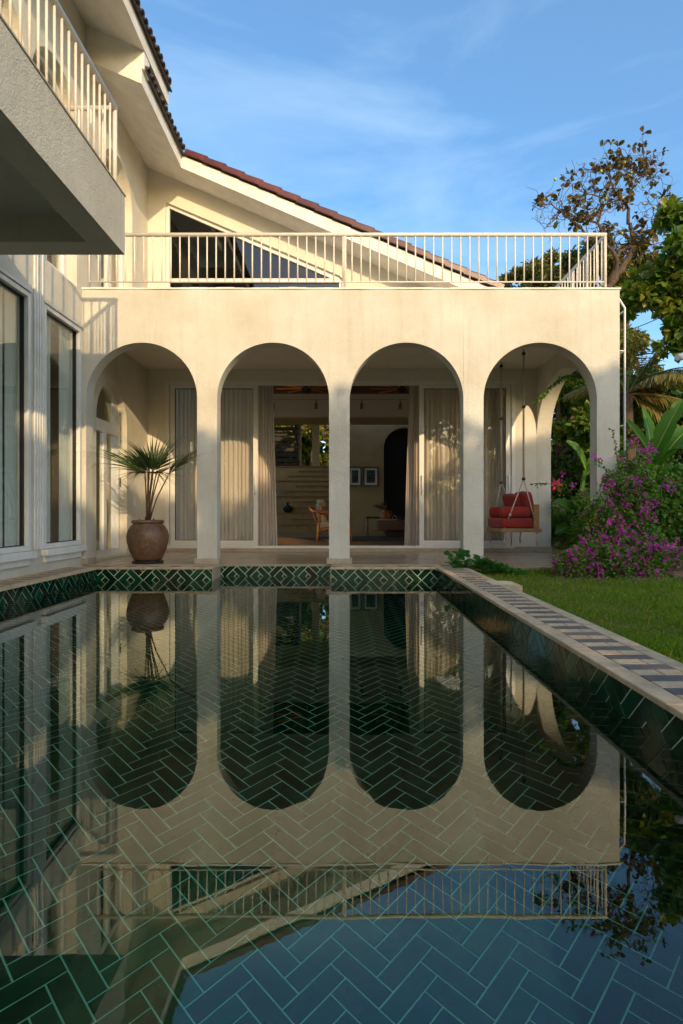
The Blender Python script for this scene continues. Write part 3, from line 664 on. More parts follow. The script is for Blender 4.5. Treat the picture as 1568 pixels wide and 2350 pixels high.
def eave_tiles(parent, xe, y0, y1, dz, rows, pitch=0.135):
    top = rb(xe) + dz; n = int((y1-y0)/pitch)
    cs = 1/math.hypot(1, SL)
    for r in range(rows):
        for i in range(n):
            x = xe + 0.07 - (0.34 + r*0.29)*cs; z = top - SL*(x-xe) + 0.016 + 0.0
            o = link('roof_tile', bme, parent); jit = rnd_.uniform(-.012, .012)
            o.matrix_local = slope_mat(x, y0 + (i+0.5)*pitch, z + r*0.0) @ Matrix.Translation((jit, 0, rnd_.uniform(0, .006))) @ Matrix.Rotation(rnd_.uniform(-.03, .03), 4, 'Z') @ Matrix.Rotation(-0.03, 4, 'Y')
    bed = MB(); bed.add([(xe+0.05, y0, top-SL*0.05+0.002), (xe+0.05, y1, top-SL*0.05+0.002), (xe-4.0, y1, top+SL*4.0+0.002), (xe-4.0, y0, top+SL*4.0+0.002), (xe+0.05, y0, top-SL*0.05+0.03), (xe+0.05, y1, top-SL*0.05+0.03), (xe-4.0, y1, top+SL*4.0+0.03), (xe-4.0, y0, top+SL*4.0+0.03)],
        [(3,2,1,0),(4,5,6,7),(0,1,5,4),(1,2,6,5),(2,3,7,6),(3,0,4,7)])
    vp(bed, 'tile_bed', M['roof_brown'], parent)
    fld = MB(); nc = n*6                                      # the rest of the covering: rolls and courses in one mesh
    for c in range(rows, 13):
        xa = xe + 0.07 - (0.34 + c*0.29)*cs; xb_ = xa + 0.34*cs
        vs = []; 
        for q, (x, h) in enumerate(((xa, 0.016), (xb_, 0.03))):
            for j in range(nc+1):
                a = j/6*2*PI; vs.append((x, y0 + (j/6)*pitch, top - SL*(x-xe) + h + 0.045*max(0, math.sin(PI*((j % 6)/6)))))
        fld.add(vs, [(j, j+1, nc+1+j+1, nc+1+j) for j in range(nc)], True)
    vp(fld, 'tile_field', M['roof_brown'], parent, kind='stuff')
eave_tiles(r2, -2.50, 7.22, 8.93, 0.195, 2)
eave_tiles(r3, -2.46, 3.6, 8.17, 0.62, 2)
# red verge tiles down the raking edge (each laps over the next) and the covering behind
def verge(L_=0.335):
    m = MB(); h0, h1 = 0.085, 0.105
    prof = [(-0.03, 0.0), (-0.045, 0.012), (-0.045, 0.085), (-0.03, 0.105), (0.03, 0.12), (0.10, 0.125), (0.17, 0.10), (0.20, 0.03), (0.19, 0.02), (0.16, 0.085), (0.10, 0.11), (0.03, 0.105), (-0.022, 0.09), (-0.03, 0.08)]
    vs = []; n = len(prof)
    for x, k, lift in ((0, 0.92, 0.0), (L_, 1.0, 0.014)):
        for a, b in prof: vs.append((x, a, b*k + lift))
    m.add(vs, [(i, (i+1) % n, n+(i+1) % n, n+i) for i in range(n)]); m.add(vs[:n], [tuple(range(n))[::-1]]); m.add(vs[n:], [tuple(range(n))]); return m
vme = verge().mesh('verge_tile', M['roof_red']); cs = 1/math.hypot(1, SL)
x = -2.45; k = 0
while x < 2.36:
    o = link('verge_tile', vme, r1); z = rb(x)+0.195+0.002
    o.matrix_local = slope_mat(x, RK-0.012, z) @ Matrix.Rotation(rnd_.uniform(-.012,.012), 4, 'Z') @ Matrix.Rotation(rnd_.uniform(-.012,.0), 4, 'Y'); x += 0.283
fld = MB(); nc = 40*6
for c in range(17):
    xa = -2.45 + c*0.283; xb_ = xa + 0.33; vs = []
    for q, (xx, h) in enumerate(((xa, 0.01), (xb_, 0.03))):
        for j in range(nc+1): vs.append((xx, RK+0.19+j/6*0.135, rb(xx)+0.195 + h + 0.05*abs(math.sin(PI*(j % 6)/6))))
    fld.add(vs, [(j, j+1, nc+1+j+1, nc+1+j) for j in range(nc)], True)
vp(fld, 'tile_field', M['roof_red'], r1, kind='stuff')
fld = MB(); fld.add([(-6.5, RK+.05, rb(-6.5)+.26), (-2.4, RK+.05, rb(-2.4)+.26), (-2.4, 15, rb(-2.4)+.26), (-6.5, 15, rb(-6.5)+.26)], [(0,1,2,3)]); vp(fld, 'ridge_bed', M['roof_brown'], r1)

# balcony
BX, BY1, BZ0, BZ1 = -1.83, 4.87, 2.765, 3.261
bal = vp(MB().prism([(WX+.001, -2.0), (BX, -2.0), (BX, BY1), (WX+.001, BY1)], [[(-2.95, -1.8), (-2.05, -1.8), (-2.05, 4.637), (-2.95, 4.637)]], FZ(BZ0), 0, 0.215), 'balcony', M['stucco_rough'])
b2_ = vp(MB().box(WX+.001, BX, -2.0, BY1, BZ0+0.2152, BZ1-0.012), 'balcony_slab', M['stucco_rough'])
vp(MB().box(WX+.002, BX+0.008, -2.0, BY1+0.008, BZ1-0.012, BZ1), 'balcony_edge', M['plinth'])
# rooms inside (so that nothing looks hollow): living room and upper room
room = vp(MB().box(-4.4, 3.1, 9.66, 22.3, -0.2, 0.02), 'living_room_floor', M['room_floor'])
vp(MB().prism([(9.66,-0.2),(22.5,-0.2),(22.5,4.8),(9.66,4.8)], [rect(10.2,13.4,0.1,3.8), rect(13.8,17.2,0.1,3.8), rect(17.6,21.6,1.6,4.5)], FXp(-4.6), 0, 0.2), 'living_room_wall', M['room_white'])  # unseen openings added to bring sky light into the room
vp(MB().prism([(9.661,-0.2),(22.5,-0.2),(22.5,3.3),(9.661,3.3)], [rect(18.2,21.6,0.9,2.9)], FXp(3.1), 0, 0.2), 'living_room_wall', M['stucco'])  # opening added out of view for daylight
vp(MB().prism([(-4.4, 4.0), (1.9, 4.0), (2.0, 3.2), (3.1, 3.2), (3.1, 3.3), (2.1, 3.3), (2.0, 4.1), (-4.4, 4.1)], [], FY(9.665), 0, 6.63), 'living_room_ceiling', M['room_white'])
vp(MB().prism(rect(-0.1, 1.95, 16.3, 22.3), [rect(0.0, 1.8, 16.4, 17.4)], FZ(4.0), 0, 0.1), 'living_room_ceiling', M['room_white'])  # unseen skylight added to brighten the inner arch wall
vp(MB().box(1.95, 3.1, 16.3, 22.3, 3.2, 3.3), 'living_room_ceiling', M['room_white'])
vp(MB().box(1.951, 2.0, 16.3, 22.3, 3.301, 4.1), 'living_room_wall', M['stucco'])
vp(MB().prism(rect(-4.4, -0.1, 16.3, 22.3), [rect(-4.0, -0.6, 16.45, 18.25)], FZ(4.75), 0, 0.1), 'living_room_ceiling', M['room_white'])  # unseen roof opening added to brighten the stairs
vp(MB().box(-4.4, -0.1, 16.28, 16.3, 4.1, 4.85), 'living_room_wall', M['room_white'])
vp(MB().box(-4.4, -3.46, 9.45, 9.66, -0.2, 4.2), 'living_room_wall', M['room_wall'])
vp(MB().box(-4.4, -0.28, 15.0, 15.18, 2.47+CAMZ, 2.97+CAMZ), 'mezzanine_front', M['room_white'])
vp(MB().prism([(-0.28, 2.47+CAMZ), (3.1, 2.47+CAMZ), (3.1, 3.19), (1.98, 3.19), (1.88, 3.99), (-0.28, 3.99)], [], FY(15.0), 0, 0.18), 'mezzanine_front', M['room_white'])
vp(MB().box(-4.4, 3.1, 15.181, 16.3, 2.47+CAMZ-0.02, 2.47+CAMZ+0.12), 'mezzanine_floor', M['room_wall'])
# right-hand inner wall with the dark arch opening
ao = arch_poly(1.78, 0.62, 0.02, 2.55)
vp(MB().prism([(-0.32, 0.02), (3.1, 0.02), (3.1, 3.19), (1.94, 3.19), (1.9, 3.98), (-0.32, 3.98)], [ao], FY(17.5), 0, 0.25), 'inner_arch_wall', M['room_wall'])
vp(MB().box(1.1, 2.5, 17.752, 17.80, 0.02, 3.2), 'arch_dark_sheet', M['black'])  # black sheet stands in for the unlit room past the arch
vp(MB().box(-0.32, -0.1, 17.752, 22.3, 0.02, 4.74), 'stair_side_wall', M['room_wall'])
# back wall with the windows over the stairs
def P2(x, y, d): p = pt(x, y, d); return (p.x, p.z)
hA = [P2(691,1074,22), P2(716.5,1074,22), P2(716.5,973,22), P2(691,973,22)]
hB = [P2(733,1074,22), P2(760,1074,22), P2(760,973,22), P2(733,973,22)]
hC = [P2(620,1074,22), P2(682,1074,22), P2(678,973,22), P2(620,973,22)]
vp(MB().prism([(-4.4, 0.02), (-0.33, 0.02), (-0.33, 4.74), (-4.4, 4.74)], [hA, hB, hC], FY(22), 0, 0.2), 'stair_back_wall', M['room_wall'])
vp(MB().box(-4.4, 3.1, 22.3, 22.5, -0.2, 0.6), 'rear_wall', M['stucco']); vp(MB().box(-0.1, 3.1, 22.3, 22.5, 0.6, 3.2), 'rear_wall', M['stucco']); vp(MB().box(-4.4, -0.1, 22.21, 22.4, 4.1, 4.85), 'rear_wall', M['stucco'])
# wing rooms behind the windows
vp(MB().prism([(-2.4,-0.2),(9.6,-0.2),(9.6,6.6),(-2.4,6.6)], [rect(-1,2.4,0.3,2.8), rect(3.0,6.0,0.3,2.8), rect(6.6,9.2,0.3,2.8), rect(3,6,3.6,5.8)], FXp(-7.2), 0, 0.2), 'wing_rear_wall', M['room_white'])  # openings added out of view to brighten the wing rooms and curtains
vp(MB().box(-7.0, WX-0.23, -2.4, 9.6, -0.2, 0.0), 'wing_floor', M['room_floor'])
vp(MB().box(-7.0, WX-0.23, -2.4, 9.6, 3.05, 3.25), 'wing_upper_floor', M['room_wall'])
vp(MB().box(-7.0, WX-0.23, -2.6, -2.41, -0.2, 7.2), 'wing_end_wall', M['stucco'])
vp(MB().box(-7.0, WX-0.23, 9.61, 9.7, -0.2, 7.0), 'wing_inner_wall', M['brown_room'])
# upper room
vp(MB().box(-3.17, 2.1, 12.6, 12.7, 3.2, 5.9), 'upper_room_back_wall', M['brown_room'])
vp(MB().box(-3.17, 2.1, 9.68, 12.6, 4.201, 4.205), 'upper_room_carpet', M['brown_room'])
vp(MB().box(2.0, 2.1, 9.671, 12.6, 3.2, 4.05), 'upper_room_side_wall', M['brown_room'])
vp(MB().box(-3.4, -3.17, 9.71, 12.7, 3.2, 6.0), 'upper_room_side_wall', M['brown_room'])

# ================================================================ RAILINGS
def railing(name, label, pts_top, z_top, z_bot, spacing, posts, rr_=0.025):
    t = thing(name, label, 'railing', (pts_top[0][0], pts_top[0][1], 0)); ox, oy = pts_top[0]
    L_ = lambda x, y, z: (x-ox, y-oy, z)
    MB().tube([L_(x, y, z_top) for x, y in pts_top], rr_, 12).build('top_rail', M['rail'], t)
    bt = MB()
    for i in range(len(pts_top)-1):
        a, b = pts_top[i], pts_top[i+1]; bt.tube([L_(*a, z_bot), L_(*b, z_bot)], 0.009, 6)
    bt.build('bottom_rail', M['rail'], t)
    bl = MB().tube([(0,0,z_bot), (0,0,z_top-0.01)], 0.0095, 8).mesh('baluster', M['rail'])
    for i in range(len(pts_top)-1):
        a, b = Vector(pts_top[i]), Vector(pts_top[i+1]); d = (b-a).length; n = round(d/spacing)
        for k in range(0 if i == 0 else 1, n+1):
            p = a + (b-a)*k/n; link('baluster', bl, t, (p.x-ox, p.y-oy, 0))
    for x, y, zb in posts: MB().tube([L_(x, y, zb), L_(x, y, z_top)], 0.018, 10).build('post', M['rail'], t)
    return t
railing('terrace_railing', 'cream steel railing with thin balusters along the terrace above the arches', [(-3.12, 7.15), (3.18, 7.15), (3.18, 9.36)], 4.013, 3.438, 0.1113,
        [(0.0, 7.15, TOP), (3.175, 7.15, TOP), (3.18, 9.36, 3.15), (3.18, 8.2, TOP-0.03), (3.18, 7.7, TOP-0.03), (3.18, 9.0, TOP-0.03)])
railing('balcony_railing', 'cream steel railing on the overhanging grey balcony at the upper left', [(-1.885, -1.9), (-1.885, 4.80), (WX+0.02, 4.80)], 3.935, 3.275, 0.1,
        [(-1.885, 4.80, BZ1)])
# ================================================================ CURTAINS
def curtain(name, label, x0, x1, x0b, x1b, y, z0, z1, mat, folds, amp, group=None):
    m = MB(); nu = folds*8; nv = 10; vs = []
    rr = random.Random(int(x0*100)); ph = [rr.uniform(0, 6.28) for _ in range(4)]
    for j in range(nv+1):
        t = j/nv; a = x0b + (x0-x0b)*t; b = x1b + (x1-x1b)*t
        for i in range(nu+1):
            s = i/nu; w = s + 0.012*math.sin(9*s+ph[0]) + 0.006*math.sin(31*s+ph[2])
            d = amp*(math.sin(w*folds*2*PI) + 0.35*math.sin(w*folds*PI*1.37+ph[1]))*(1 - 0.35*t)*(1 + 0.45*math.sin(s*folds*1.9+ph[3]))
            vs.append((a + (b-a)*s + 0.003*math.sin(w*folds*4*PI), y + d, z0 + (z1-z0)*t))
    fs = [(j*(nu+1)+i, j*(nu+1)+i+1, (j+1)*(nu+1)+i+1, (j+1)*(nu+1)+i) for j in range(nv) for i in range(nu)]
    o = link(name, m.add(vs, fs, True).mesh(name, mat), None, label=label, cat='curtain', group=group); return o
curtain('curtain', 'thin pleated curtain behind the left sliding glass panes beside the potted palm', -2.86, -1.43, -2.86, -1.43, 9.72, 0.06, 2.72, M['sheer'], 22, 0.04, 'sheer curtains behind the sliding doors')
curtain('curtain', 'thin pleated curtain behind the right sliding glass panes beside the swing', 1.24, 2.76, 1.24, 2.76, 9.72, 0.06, 2.72, M['sheer'], 22, 0.04, 'sheer curtains behind the sliding doors')
curtain('curtain', 'gathered cream curtain hanging at the left edge of the open doorway', -1.45, -1.21, -1.45, -1.13, 9.80, 0.04, 2.95, M['drape'], 6, 0.035, 'gathered curtains in the doorway')
curtain('curtain', 'gathered cream curtain hanging at the right edge of the open doorway', 1.08, 1.24, 0.99, 1.25, 9.80, 0.04, 2.95, M['drape'], 5, 0.035, 'gathered curtains in the doorway')
def wing_curtain(i, y0, y1, lab):
    m = MB(); nu = 40; vs = []
    for z in (0.02, 3.04):
        for k in range(nu+1):
            s = k/nu; vs.append((WX-0.13 + 0.018*math.sin(s*2*PI*6.0), y0 + (y1-y0)*s, z))
    m.add(vs, [(k, k+1, nu+1+k+1, nu+1+k) for k in range(nu)], True)
    link('curtain', m.mesh('curtain', M['pale_drape']), None, label=lab, cat='curtain', group='curtains behind the tall wing windows')
wing_curtain(0, 6.28, 6.58, 'narrow grey curtain at the left side of the tall window nearest the arcade')
wing_curtain(3, 6.78, 7.04, 'wide pale curtain at the right side of the tall window nearest the arcade')
wing_curtain(4, 5.70, 5.90, 'pale curtain at the right side of the tall window at the left photo edge')
wing_curtain(1, 5.05, 5.66, 'narrow grey curtain behind the tall window at the left photo edge')
wing_curtain(2, 8.3, 8.5, 'short curtain seen through the arched door behind the potted palm')

# ================================================================ LIVING ROOM
FLR = 0.02
st = thing('staircase', 'broad dark staircase of stepped seats rising to windows at the back of the room', 'staircase', (-2.5, 18.0, FLR))
lefts = [645.4, 670.8, None, 651.7, 677, None, 656.8, 681, None, 663, 686, None]
for k in range(12):
    y0 = 18.0 + 0.27*k; z1 = 0.06 + 0.185*(k+1)
    big = k % 3 == 2
    xl = (-3.6 if big else (lefts[k]-792)*y0/1345) + 2.5
    s = MB().box(xl, 2.17-0.001*k, y0-18, 4.0-0.001*k, 0.0, z1-FLR-0.02).build('step', M['stair'], st)
    MB().box(xl-0.03, 2.172, y0-18-0.045, 4.0, z1-FLR-0.0195, z1-FLR+0.012).build('nosing', M['stair_edge'], s)
# slatted screen in the left opening of the back wall
lv = thing('louvre', 'dark wooden slats across the left window above the stairs', 'louvre', (-2.35, 21.9, 1.7))
a = pt(612, 1076, 21.9); b = pt(686, 973, 21.9)
for k in range(9):
    z = a.z + (b.z-a.z)*(k+0.35)/8.6
    MB().box(a.x+2.35, b.x+2.35, -0.03, 0.03, z-1.7, z-1.7+0.125).build('slat', M['wood_dark'], lv)
MB().tube([(b.x+2.35-0.0, 0, a.z-1.75), (b.x+2.35-0.14, 0, b.z-1.65)], 0.03).build('frame', M['wood_dark'], lv)
def jar(dx, dy_base, h, r, depth, lab):
    p = pt(dx, dy_base, depth)
    o = MB().lathe([(0.0, 0), (r*0.45, 0), (r*0.95, h*0.28), (r, h*0.45), (r*0.8, h*0.62), (r*0.32, h*0.74), (r*0.26, h*0.86), (r*0.42, h), (r*0.3, h*0.985), (0, h*0.9)]).build('jar', M['black'], label=lab, cat='jar', group='dark jars on the stepped seats')
    o.location = p
z3 = 0.06+0.185*3; z6 = 0.06+0.185*6
def jar_at(x, y, z, h, r, lab):
    o = MB().lathe([(0.0, 0), (r*0.45, 0), (r*0.95, h*0.28), (r, h*0.45), (r*0.8, h*0.62), (r*0.32, h*0.74), (r*0.26, h*0.86), (r*0.42, h), (r*0.3, h*0.985), (0, h*0.9)]).build('jar', M['black'], label=lab, cat='jar', group='dark jars on the stepped seats')
    o.location = (x, y, z)
jar_at(-1.83, 18.70, z3, 0.34, 0.15, 'black narrow necked jar standing alone on the lowest stepped seat')
jar_at(-2.33, 18.72, z3, 0.26, 0.17, 'squat black jar beside the left curtain on the lowest stepped seat')
jar_at(-2.48, 19.55, z6, 0.48, 0.20, 'tall black jar beside the left curtain on the second stepped seat')
# framed pictures
def picture(dx0, dx1, lab):
    y = 17.47; a = pt(dx0, 1115.5, y); b = pt(dx1, 1071.5, y); w = b.x-a.x; h = b.z-a.z
    t = thing('framed_picture', lab, 'picture', (a.x, y, a.z), group='framed pictures on the olive wall')
    MB().prism(rect(0, w, 0, h), [rect(.025, w-.025, .025, h-.025)], FY(-0.02), 0, 0.045).build('frame', M['black'], t)
    MB().prism(rect(.025, w-.025, .025, h-.025), [rect(.09, w-.09, .10, h-.10)], FY(0.0), 0, 0.006).build('mat_board', M['white'], t)
    MB().box(.09, w-.09, 0.002, 0.006, .10, h-.10).build('print', mat_basic('dark_teal_print', (0.02, 0.03, 0.03), 0.5, (0.10, 0.14, 0.14), 7, 8, lo=0.42, hi=0.7), t)
picture(801, 829.5, 'framed dark print just right of the middle column'); picture(834.6, 868.2, 'framed dark print beside the dark arch opening')
# ceiling fans
def fan(x, lab):
    y = 11.5; z = pt(0, 893, y).z
    t = thing('ceiling_fan', lab, 'fan', (x, y, z), group='ceiling fans with thin wooden blades')
    MB().lathe([(0, -0.085), (0.06, -0.08), (0.095, -0.03), (0.10, 0.02), (0.07, 0.07), (0.03, 0.09), (0, 0.09)], n=20).build('motor', M['iron'], t)
    MB().tube([(0,0,0.08), (0,0,4.0-z)], 0.014).build('rod', M['iron'], t)
    bm_ = MB().add([(0.09,-.010,0), (0.60,-.018,-.005), (0.60,.018,.008), (0.09,.010,.004), (0.09,-.010,.008), (0.60,-.018,.003), (0.60,.018,.016), (0.09,.010,.012)], [(3,2,1,0),(4,5,6,7),(0,1,5,4),(1,2,6,5),(2,3,7,6),(3,0,4,7)]).mesh('blade', M['wood_orange'])
    for k in range(9):
        o = link('blade', bm_, t); o.rotation_euler = (0.1, -0.03, 2*PI*k/9+0.2)
fan(-0.765, 'ceiling fan with thin wooden blades seen in the second arch'); fan(1.11, 'ceiling fan with thin wooden blades seen in the third arch')
# spotlights on a thin wire
wz = pt(0, 917, 13).z
MB().tube([(-4.38, 13, wz), (3.08, 13, wz)], 0.0035, 5).build('light_cable', M['black'], label='thin cable stretched across the room carrying small brass spotlights', cat='cable')
for dx, lab in ((627, 'small brass spotlight nearest the left curtain'), (725.4, 'small brass spotlight just left of the middle column'), (830, 'small brass spotlight just right of the middle column'), (918.8, 'small brass spotlight nearest the right curtain')):
    p = pt(dx, 931, 13); t = thing('spotlight', lab, 'lamp', (p.x, 13, p.z), group='brass spotlights on a cable')
    MB().tube([(0,0,-0.07), (0,0,0.05)], 0.036, 14).build('shade', M['brass'], t); MB().tube([(0.01,0,0.05), (0,0,wz-p.z)], 0.008).build('stem', M['black'], t)
# coffee table, bench, jug, tray, bowl
ct = thing('coffee_table', 'low red brown wooden block coffee table on a dark base', 'table', (1.2, 14.3, FLR))
z0 = pt(0, 1217, 14).z - FLR; z1 = pt(0, 1194, 14).z - FLR
o = MB().box(-0.40, 0.75, -0.3, 0.45, z0, z1).build('tabletop', M['wood_red'], ct); bevel(o, .01)
MB().box(-0.2, 0.5, -0.18, 0.3, 0, z0).build('base', M['wood_dark'], ct)
ZT = z1 + FLR
bn = thing('bench', 'low slim wooden side bench between the column and the coffee table', 'bench', (0.95, 15.4, FLR))
MB().box(-0.40, 0.5, -0.25, 0.25, 0.45, 0.50).build('seat', M['wood_dark'], bn)
for x, y in ((-0.37, -0.22), (-0.37, 0.22), (0.46, -0.22), (0.46, 0.22)): MB().tube([(x,y,0),(x,y,0.45)], 0.03, 10).build('leg', M['wood'], bn)
MB().tube([(-0.37,-0.22,0.14),(0.46,-0.22,0.14)], 0.015, 8).build('stretcher', M['wood'], bn)
jg = thing('clay_jug', 'round orange clay jug with a looped handle and dried grass on the coffee table', 'jug', (0.97, 14.15, ZT))
MB().lathe([(0, 0), (0.07, 0), (0.125, 0.06), (0.135, 0.11), (0.11, 0.17), (0.06, 0.21), (0.055, 0.24), (0.07, 0.25), (0.055, 0.245), (0, 0.2)], n=28).build('body', mat_basic('orange_clay', (0.50, 0.17, 0.04), 0.5, (0.38, 0.12, 0.03), 8, 5), jg)
MB().tube([(0.055,0,0.225)] + [(0.10+0.06*math.sin(a), 0, 0.17+0.06*math.cos(a)) for a in [i*PI/8 for i in range(9)]], 0.011, 8).build('handle', mat_basic('orange_clay_handle', (0.50, 0.17, 0.04), 0.5), jg)
dg = MB()
for i in range(90):
    a = random.gauss(PI, 0.7); L_ = random.uniform(0.2, 0.42); pr = [(0,0,0.2)]
    for k in range(1, 6):
        t = k/5; pr.append((math.cos(a)*L_*0.7*t**1.3, math.sin(a)*L_*0.4*t, 0.2 + L_*0.8*t - 0.45*L_*t*t*abs(math.cos(a))))
    dg.tube(pr, [0.0035]*3+[0.008, 0.007, 0.002], 4, False)
dg.build('dried_grass', mat_basic('dried_grass', (0.26, 0.15, 0.09), 0.95), jg, kind='stuff')
tr = thing('tray', 'small woven tray with a hoop handle beside the orange jug', 'tray', (1.02, 14.08, ZT))
MB().box(-0.22, 0.22, -0.1, 0.1, 0.0, 0.03).build('tray_base', M['rope'], tr); MB().tube([(0.17+0.05*math.cos(a), 0, 0.03+0.09*math.sin(a)) for a in [i*PI/10 for i in range(11)]], 0.009, 6).build('handle', M['rope'], tr)
o = MB().lathe([(0,0),(0.06,0),(0.17,0.05),(0.165,0.055),(0.05,0.012),(0,0.01)], n=24).build('bowl', M['black'], label='shallow black bowl at the right end of the coffee table', cat='bowl'); o.location = (1.62, 14.25, ZT)
o = MB().prism(arc(0,0,1.9,1.2,0,2*PI,36)[:-1], [], FZ(0), 0, 0.012).build('rug', mat_basic('dark_rug', (0.05, 0.035, 0.025), 0.95, (0.08, 0.05, 0.035), 30, 4), label='dark flat rug under the armchair and coffee table', cat='rug'); o.location = (0.7, 13.6, FLR+0.001)
# armchair, facing right and away
ac = thing('armchair', 'orange wooden armchair with cream cushions half hidden by the middle column', 'armchair', (-0.23, 12.6, FLR), 0)
def P(x, y, z): return (x, y, z)
for y in (-0.33, 0.33):
    MB().tube([(-0.36, y, 0), (-0.33, y, 0.25), (-0.30, y, 0.46), (-0.34, y, 0.62)], [0.018, 0.028, 0.030, 0.045], 10).build('leg', M['wood_orange'], ac)
    MB().tube([(0.38, y, 0), (0.34, y, 0.3), (0.30, y, 0.56), (0.30, y, 0.60)], [0.018, 0.028, 0.030, 0.03], 10).build('leg', M['wood_orange'], ac)
    MB().tube([(-0.46, y*1.02, 0.635), (-0.3, y*1.06, 0.625), (0.0, y*1.08, 0.60), (0.36, y*1.05, 0.585)], [0.022, 0.034, 0.036, 0.022], 10).build('arm', M['wood_orange'], ac)
    MB().tube([(-0.36, y, 0.20), (-0.1, y, 0.28), (0.33, y, 0.27)], [0.03, 0.028, 0.022], 8).build('side_rail', M['wood_orange'], ac)
MB().tube([(-0.47, -0.34, 0.66), (-0.52, -0.18, 0.70), (-0.535, 0, 0.72), (-0.52, 0.18, 0.70), (-0.47, 0.34, 0.66)], 0.022, 8).build('backrest_rail', M['wood_orange'], ac)
for q in (-0.24, -0.08, 0.08, 0.24): MB().tube([(-0.50, q, 0.69), (-0.40, q, 0.45), (-0.32, q, 0.28)], 0.008, 6).build('back_spindle', M['wood'], ac)
MB().blob((-0.02, 0, 0.335), (0.36, 0.30, 0.10), 1, 24, 12, 0.02, 0.5).build('seat_cushion', M['cushion_cream'], ac)
b_ = MB().blob((0, 0, 0), (0.085, 0.28, 0.27), 2, 24, 14, 0.03, 0.6).build('back_cushion', M['cushion_cream'], ac); b_.location = (-0.27, 0, 0.55); b_.rotation_euler = (0, -0.28, 0)
b_ = MB().blob((0, 0, 0), (0.10, 0.24, 0.09), 3, 24, 12, 0.05, 0.7).build('head_pillow', M['cushion_cream'], ac); b_.location = (-0.28, 0, 0.81)

# ================================================================ SWING
sg = thing('swing_seat', 'wooden hanging swing seat with brick red cushions under the fourth arch', 'swing', (2.48, 8.63, 0.36))
def S(x, y, z): return (x-2.48, y-8.63, z-0.36)
def sbox(name, mat, x0, x1, y0, y1, z0, z1, bw=0.006, **k):
    o = MB().box(x0-2.48, x1-2.48, y0-8.63, y1-8.63, z0-0.36, z1-0.36).build(name, mat, sg, **k); bevel(o, bw); return o
zb = pt(0, 1221.5, 8.2).z; zt = pt(0, 1213, 8.2).z
sbox('seat_board', M['wood'], 2.19, 2.76, 8.21, 9.06, zb, zt)
sbox('backrest', M['wood'], 2.655, 2.735, 8.24, 9.05, zt+.001, 0.74)
def cush(name, c, r, seed, sq=0.45, rot=None, mat='cushion_red'):
    o = MB().blob((0,0,0), r, seed, 28, 16, 0.015, sq).build(name, M[mat], sg); o.location = S(*c)
    if rot: o.rotation_euler = rot
    return o
cush('seat_cushion', (2.425, 8.635, zt+0.072), (0.235, 0.40, 0.07), 1, 0.18)
for yy, sd_ in ((8.34, 1), (8.93, 2)):
    m = MB(); pr = [(2.20, 0.0), (2.205, 0.06), (2.225, 0.088), (2.40, 0.092), (2.60, 0.09), (2.635, 0.06), (2.64, 0.0)]; n = 22; vs = []
    for x, r_ in pr:
        for k in range(n): vs.append(S(x, yy + r_*math.cos(2*PI*k/n), zt+0.142+0.085 + r_*0.92*math.sin(2*PI*k/n)))
    m.add(vs, [(i*n+k, i*n+(k+1) % n, (i+1)*n+(k+1) % n, (i+1)*n+k) for i in range(len(pr)-1) for k in range(n)], True).build('bolster', M['cushion_red'], sg)
cush('pillow', (2.60, 8.50, zt+0.37), (0.065, 0.20, 0.16), 5, 0.36, (0.05, -0.22, 0.12)); cush('pillow', (2.60, 8.83, zt+0.36), (0.065, 0.19, 0.15), 6, 0.36, (-0.05, -0.22, -0.1)); cush('pillow', (2.47, 8.60, zt+0.35), (0.06, 0.17, 0.15), 7, 0.4, (0.1, -0.35, 0.35))
for (yk, xk, zk, yf) in ((8.30, 2.53, 1.10, 8.24), (9.0, 2.40, 1.085, 9.03)):
    MB().tube([S(xk, yk, zk), S(xk, yk, CEIL+0.0)], 0.0145, 8).build('strap', M['strap'], sg)
    for zc in (zk, zk+1.02 if yk < 8.6 else zk+0.98, CEIL-0.06): MB().box(xk-2.48-0.02, xk-2.48+0.02, yk-8.63-0.02, yk-8.63+0.02, zc-0.36-0.018, zc-0.36+0.018).build('collar', M['iron'], sg)
    for xl in (2.245, 2.70):
        MB().tube([S(xk, yk, zk), S((xk+xl)/2, (yk+yf)/2-0.004, (zk+zt)/2), S(xl, yf, zt)], 0.009, 8).build('rope', M['rope'], sg)
        tl = [S(xl, yf, zb), S(xl+0.008, yf, zb-0.05), S(xl-0.006, yf, zb-0.11), S(xl+0.004, yf, zb-0.19)]
        MB().tube(tl, [0.010, 0.011, 0.012, 0.015], 8).build('rope_tail', M['rope'], sg)
        MB().blob(S(xl, yf, zb-0.012), (0.019, 0.019, 0.016), 2, 10, 6, 0.2).build('knot', M['rope'], sg)
    MB().blob(S(2.245+(xk-2.245)*0.27, yf, zt+(zk-zt)*0.27), (0.018, 0.018, 0.02), 3, 10, 6, 0.2).build('knot', M['rope'], sg)

# ================================================================ POTTED PALM
px, py = -2.436, 7.24
pot = thing('plant_pot', 'large round speckled brown clay pot on a dark saucer under the first arch', 'pot', (px, py, 0))
MB().lathe([(0, 0.002), (0.175, 0.002), (0.19, 0.012), (0.188, 0.028), (0, 0.028)]).build('saucer', M['gasket'], pot)
MB().lathe([(0, 0.029), (0.150, 0.029), (0.175, 0.06), (0.215, 0.15), (0.246, 0.26), (0.252, 0.33), (0.238, 0.40), (0.205, 0.455), (0.180, 0.478), (0.176, 0.490), (0.190, 0.497), (0.196, 0.512), (0.190, 0.528), (0.170, 0.533), (0.155, 0.52), (0.150, 0.47), (0, 0.465)], n=48).build('body', M['pot'], pot)
MB().lathe([(0, 0.475), (0.151, 0.475)], n=32).build('soil', M['soil'], pot)
palm = thing('fan_palm', 'small fan palm with stiff green fan leaves growing in the brown clay pot', 'palm', (px, py, 0.475))
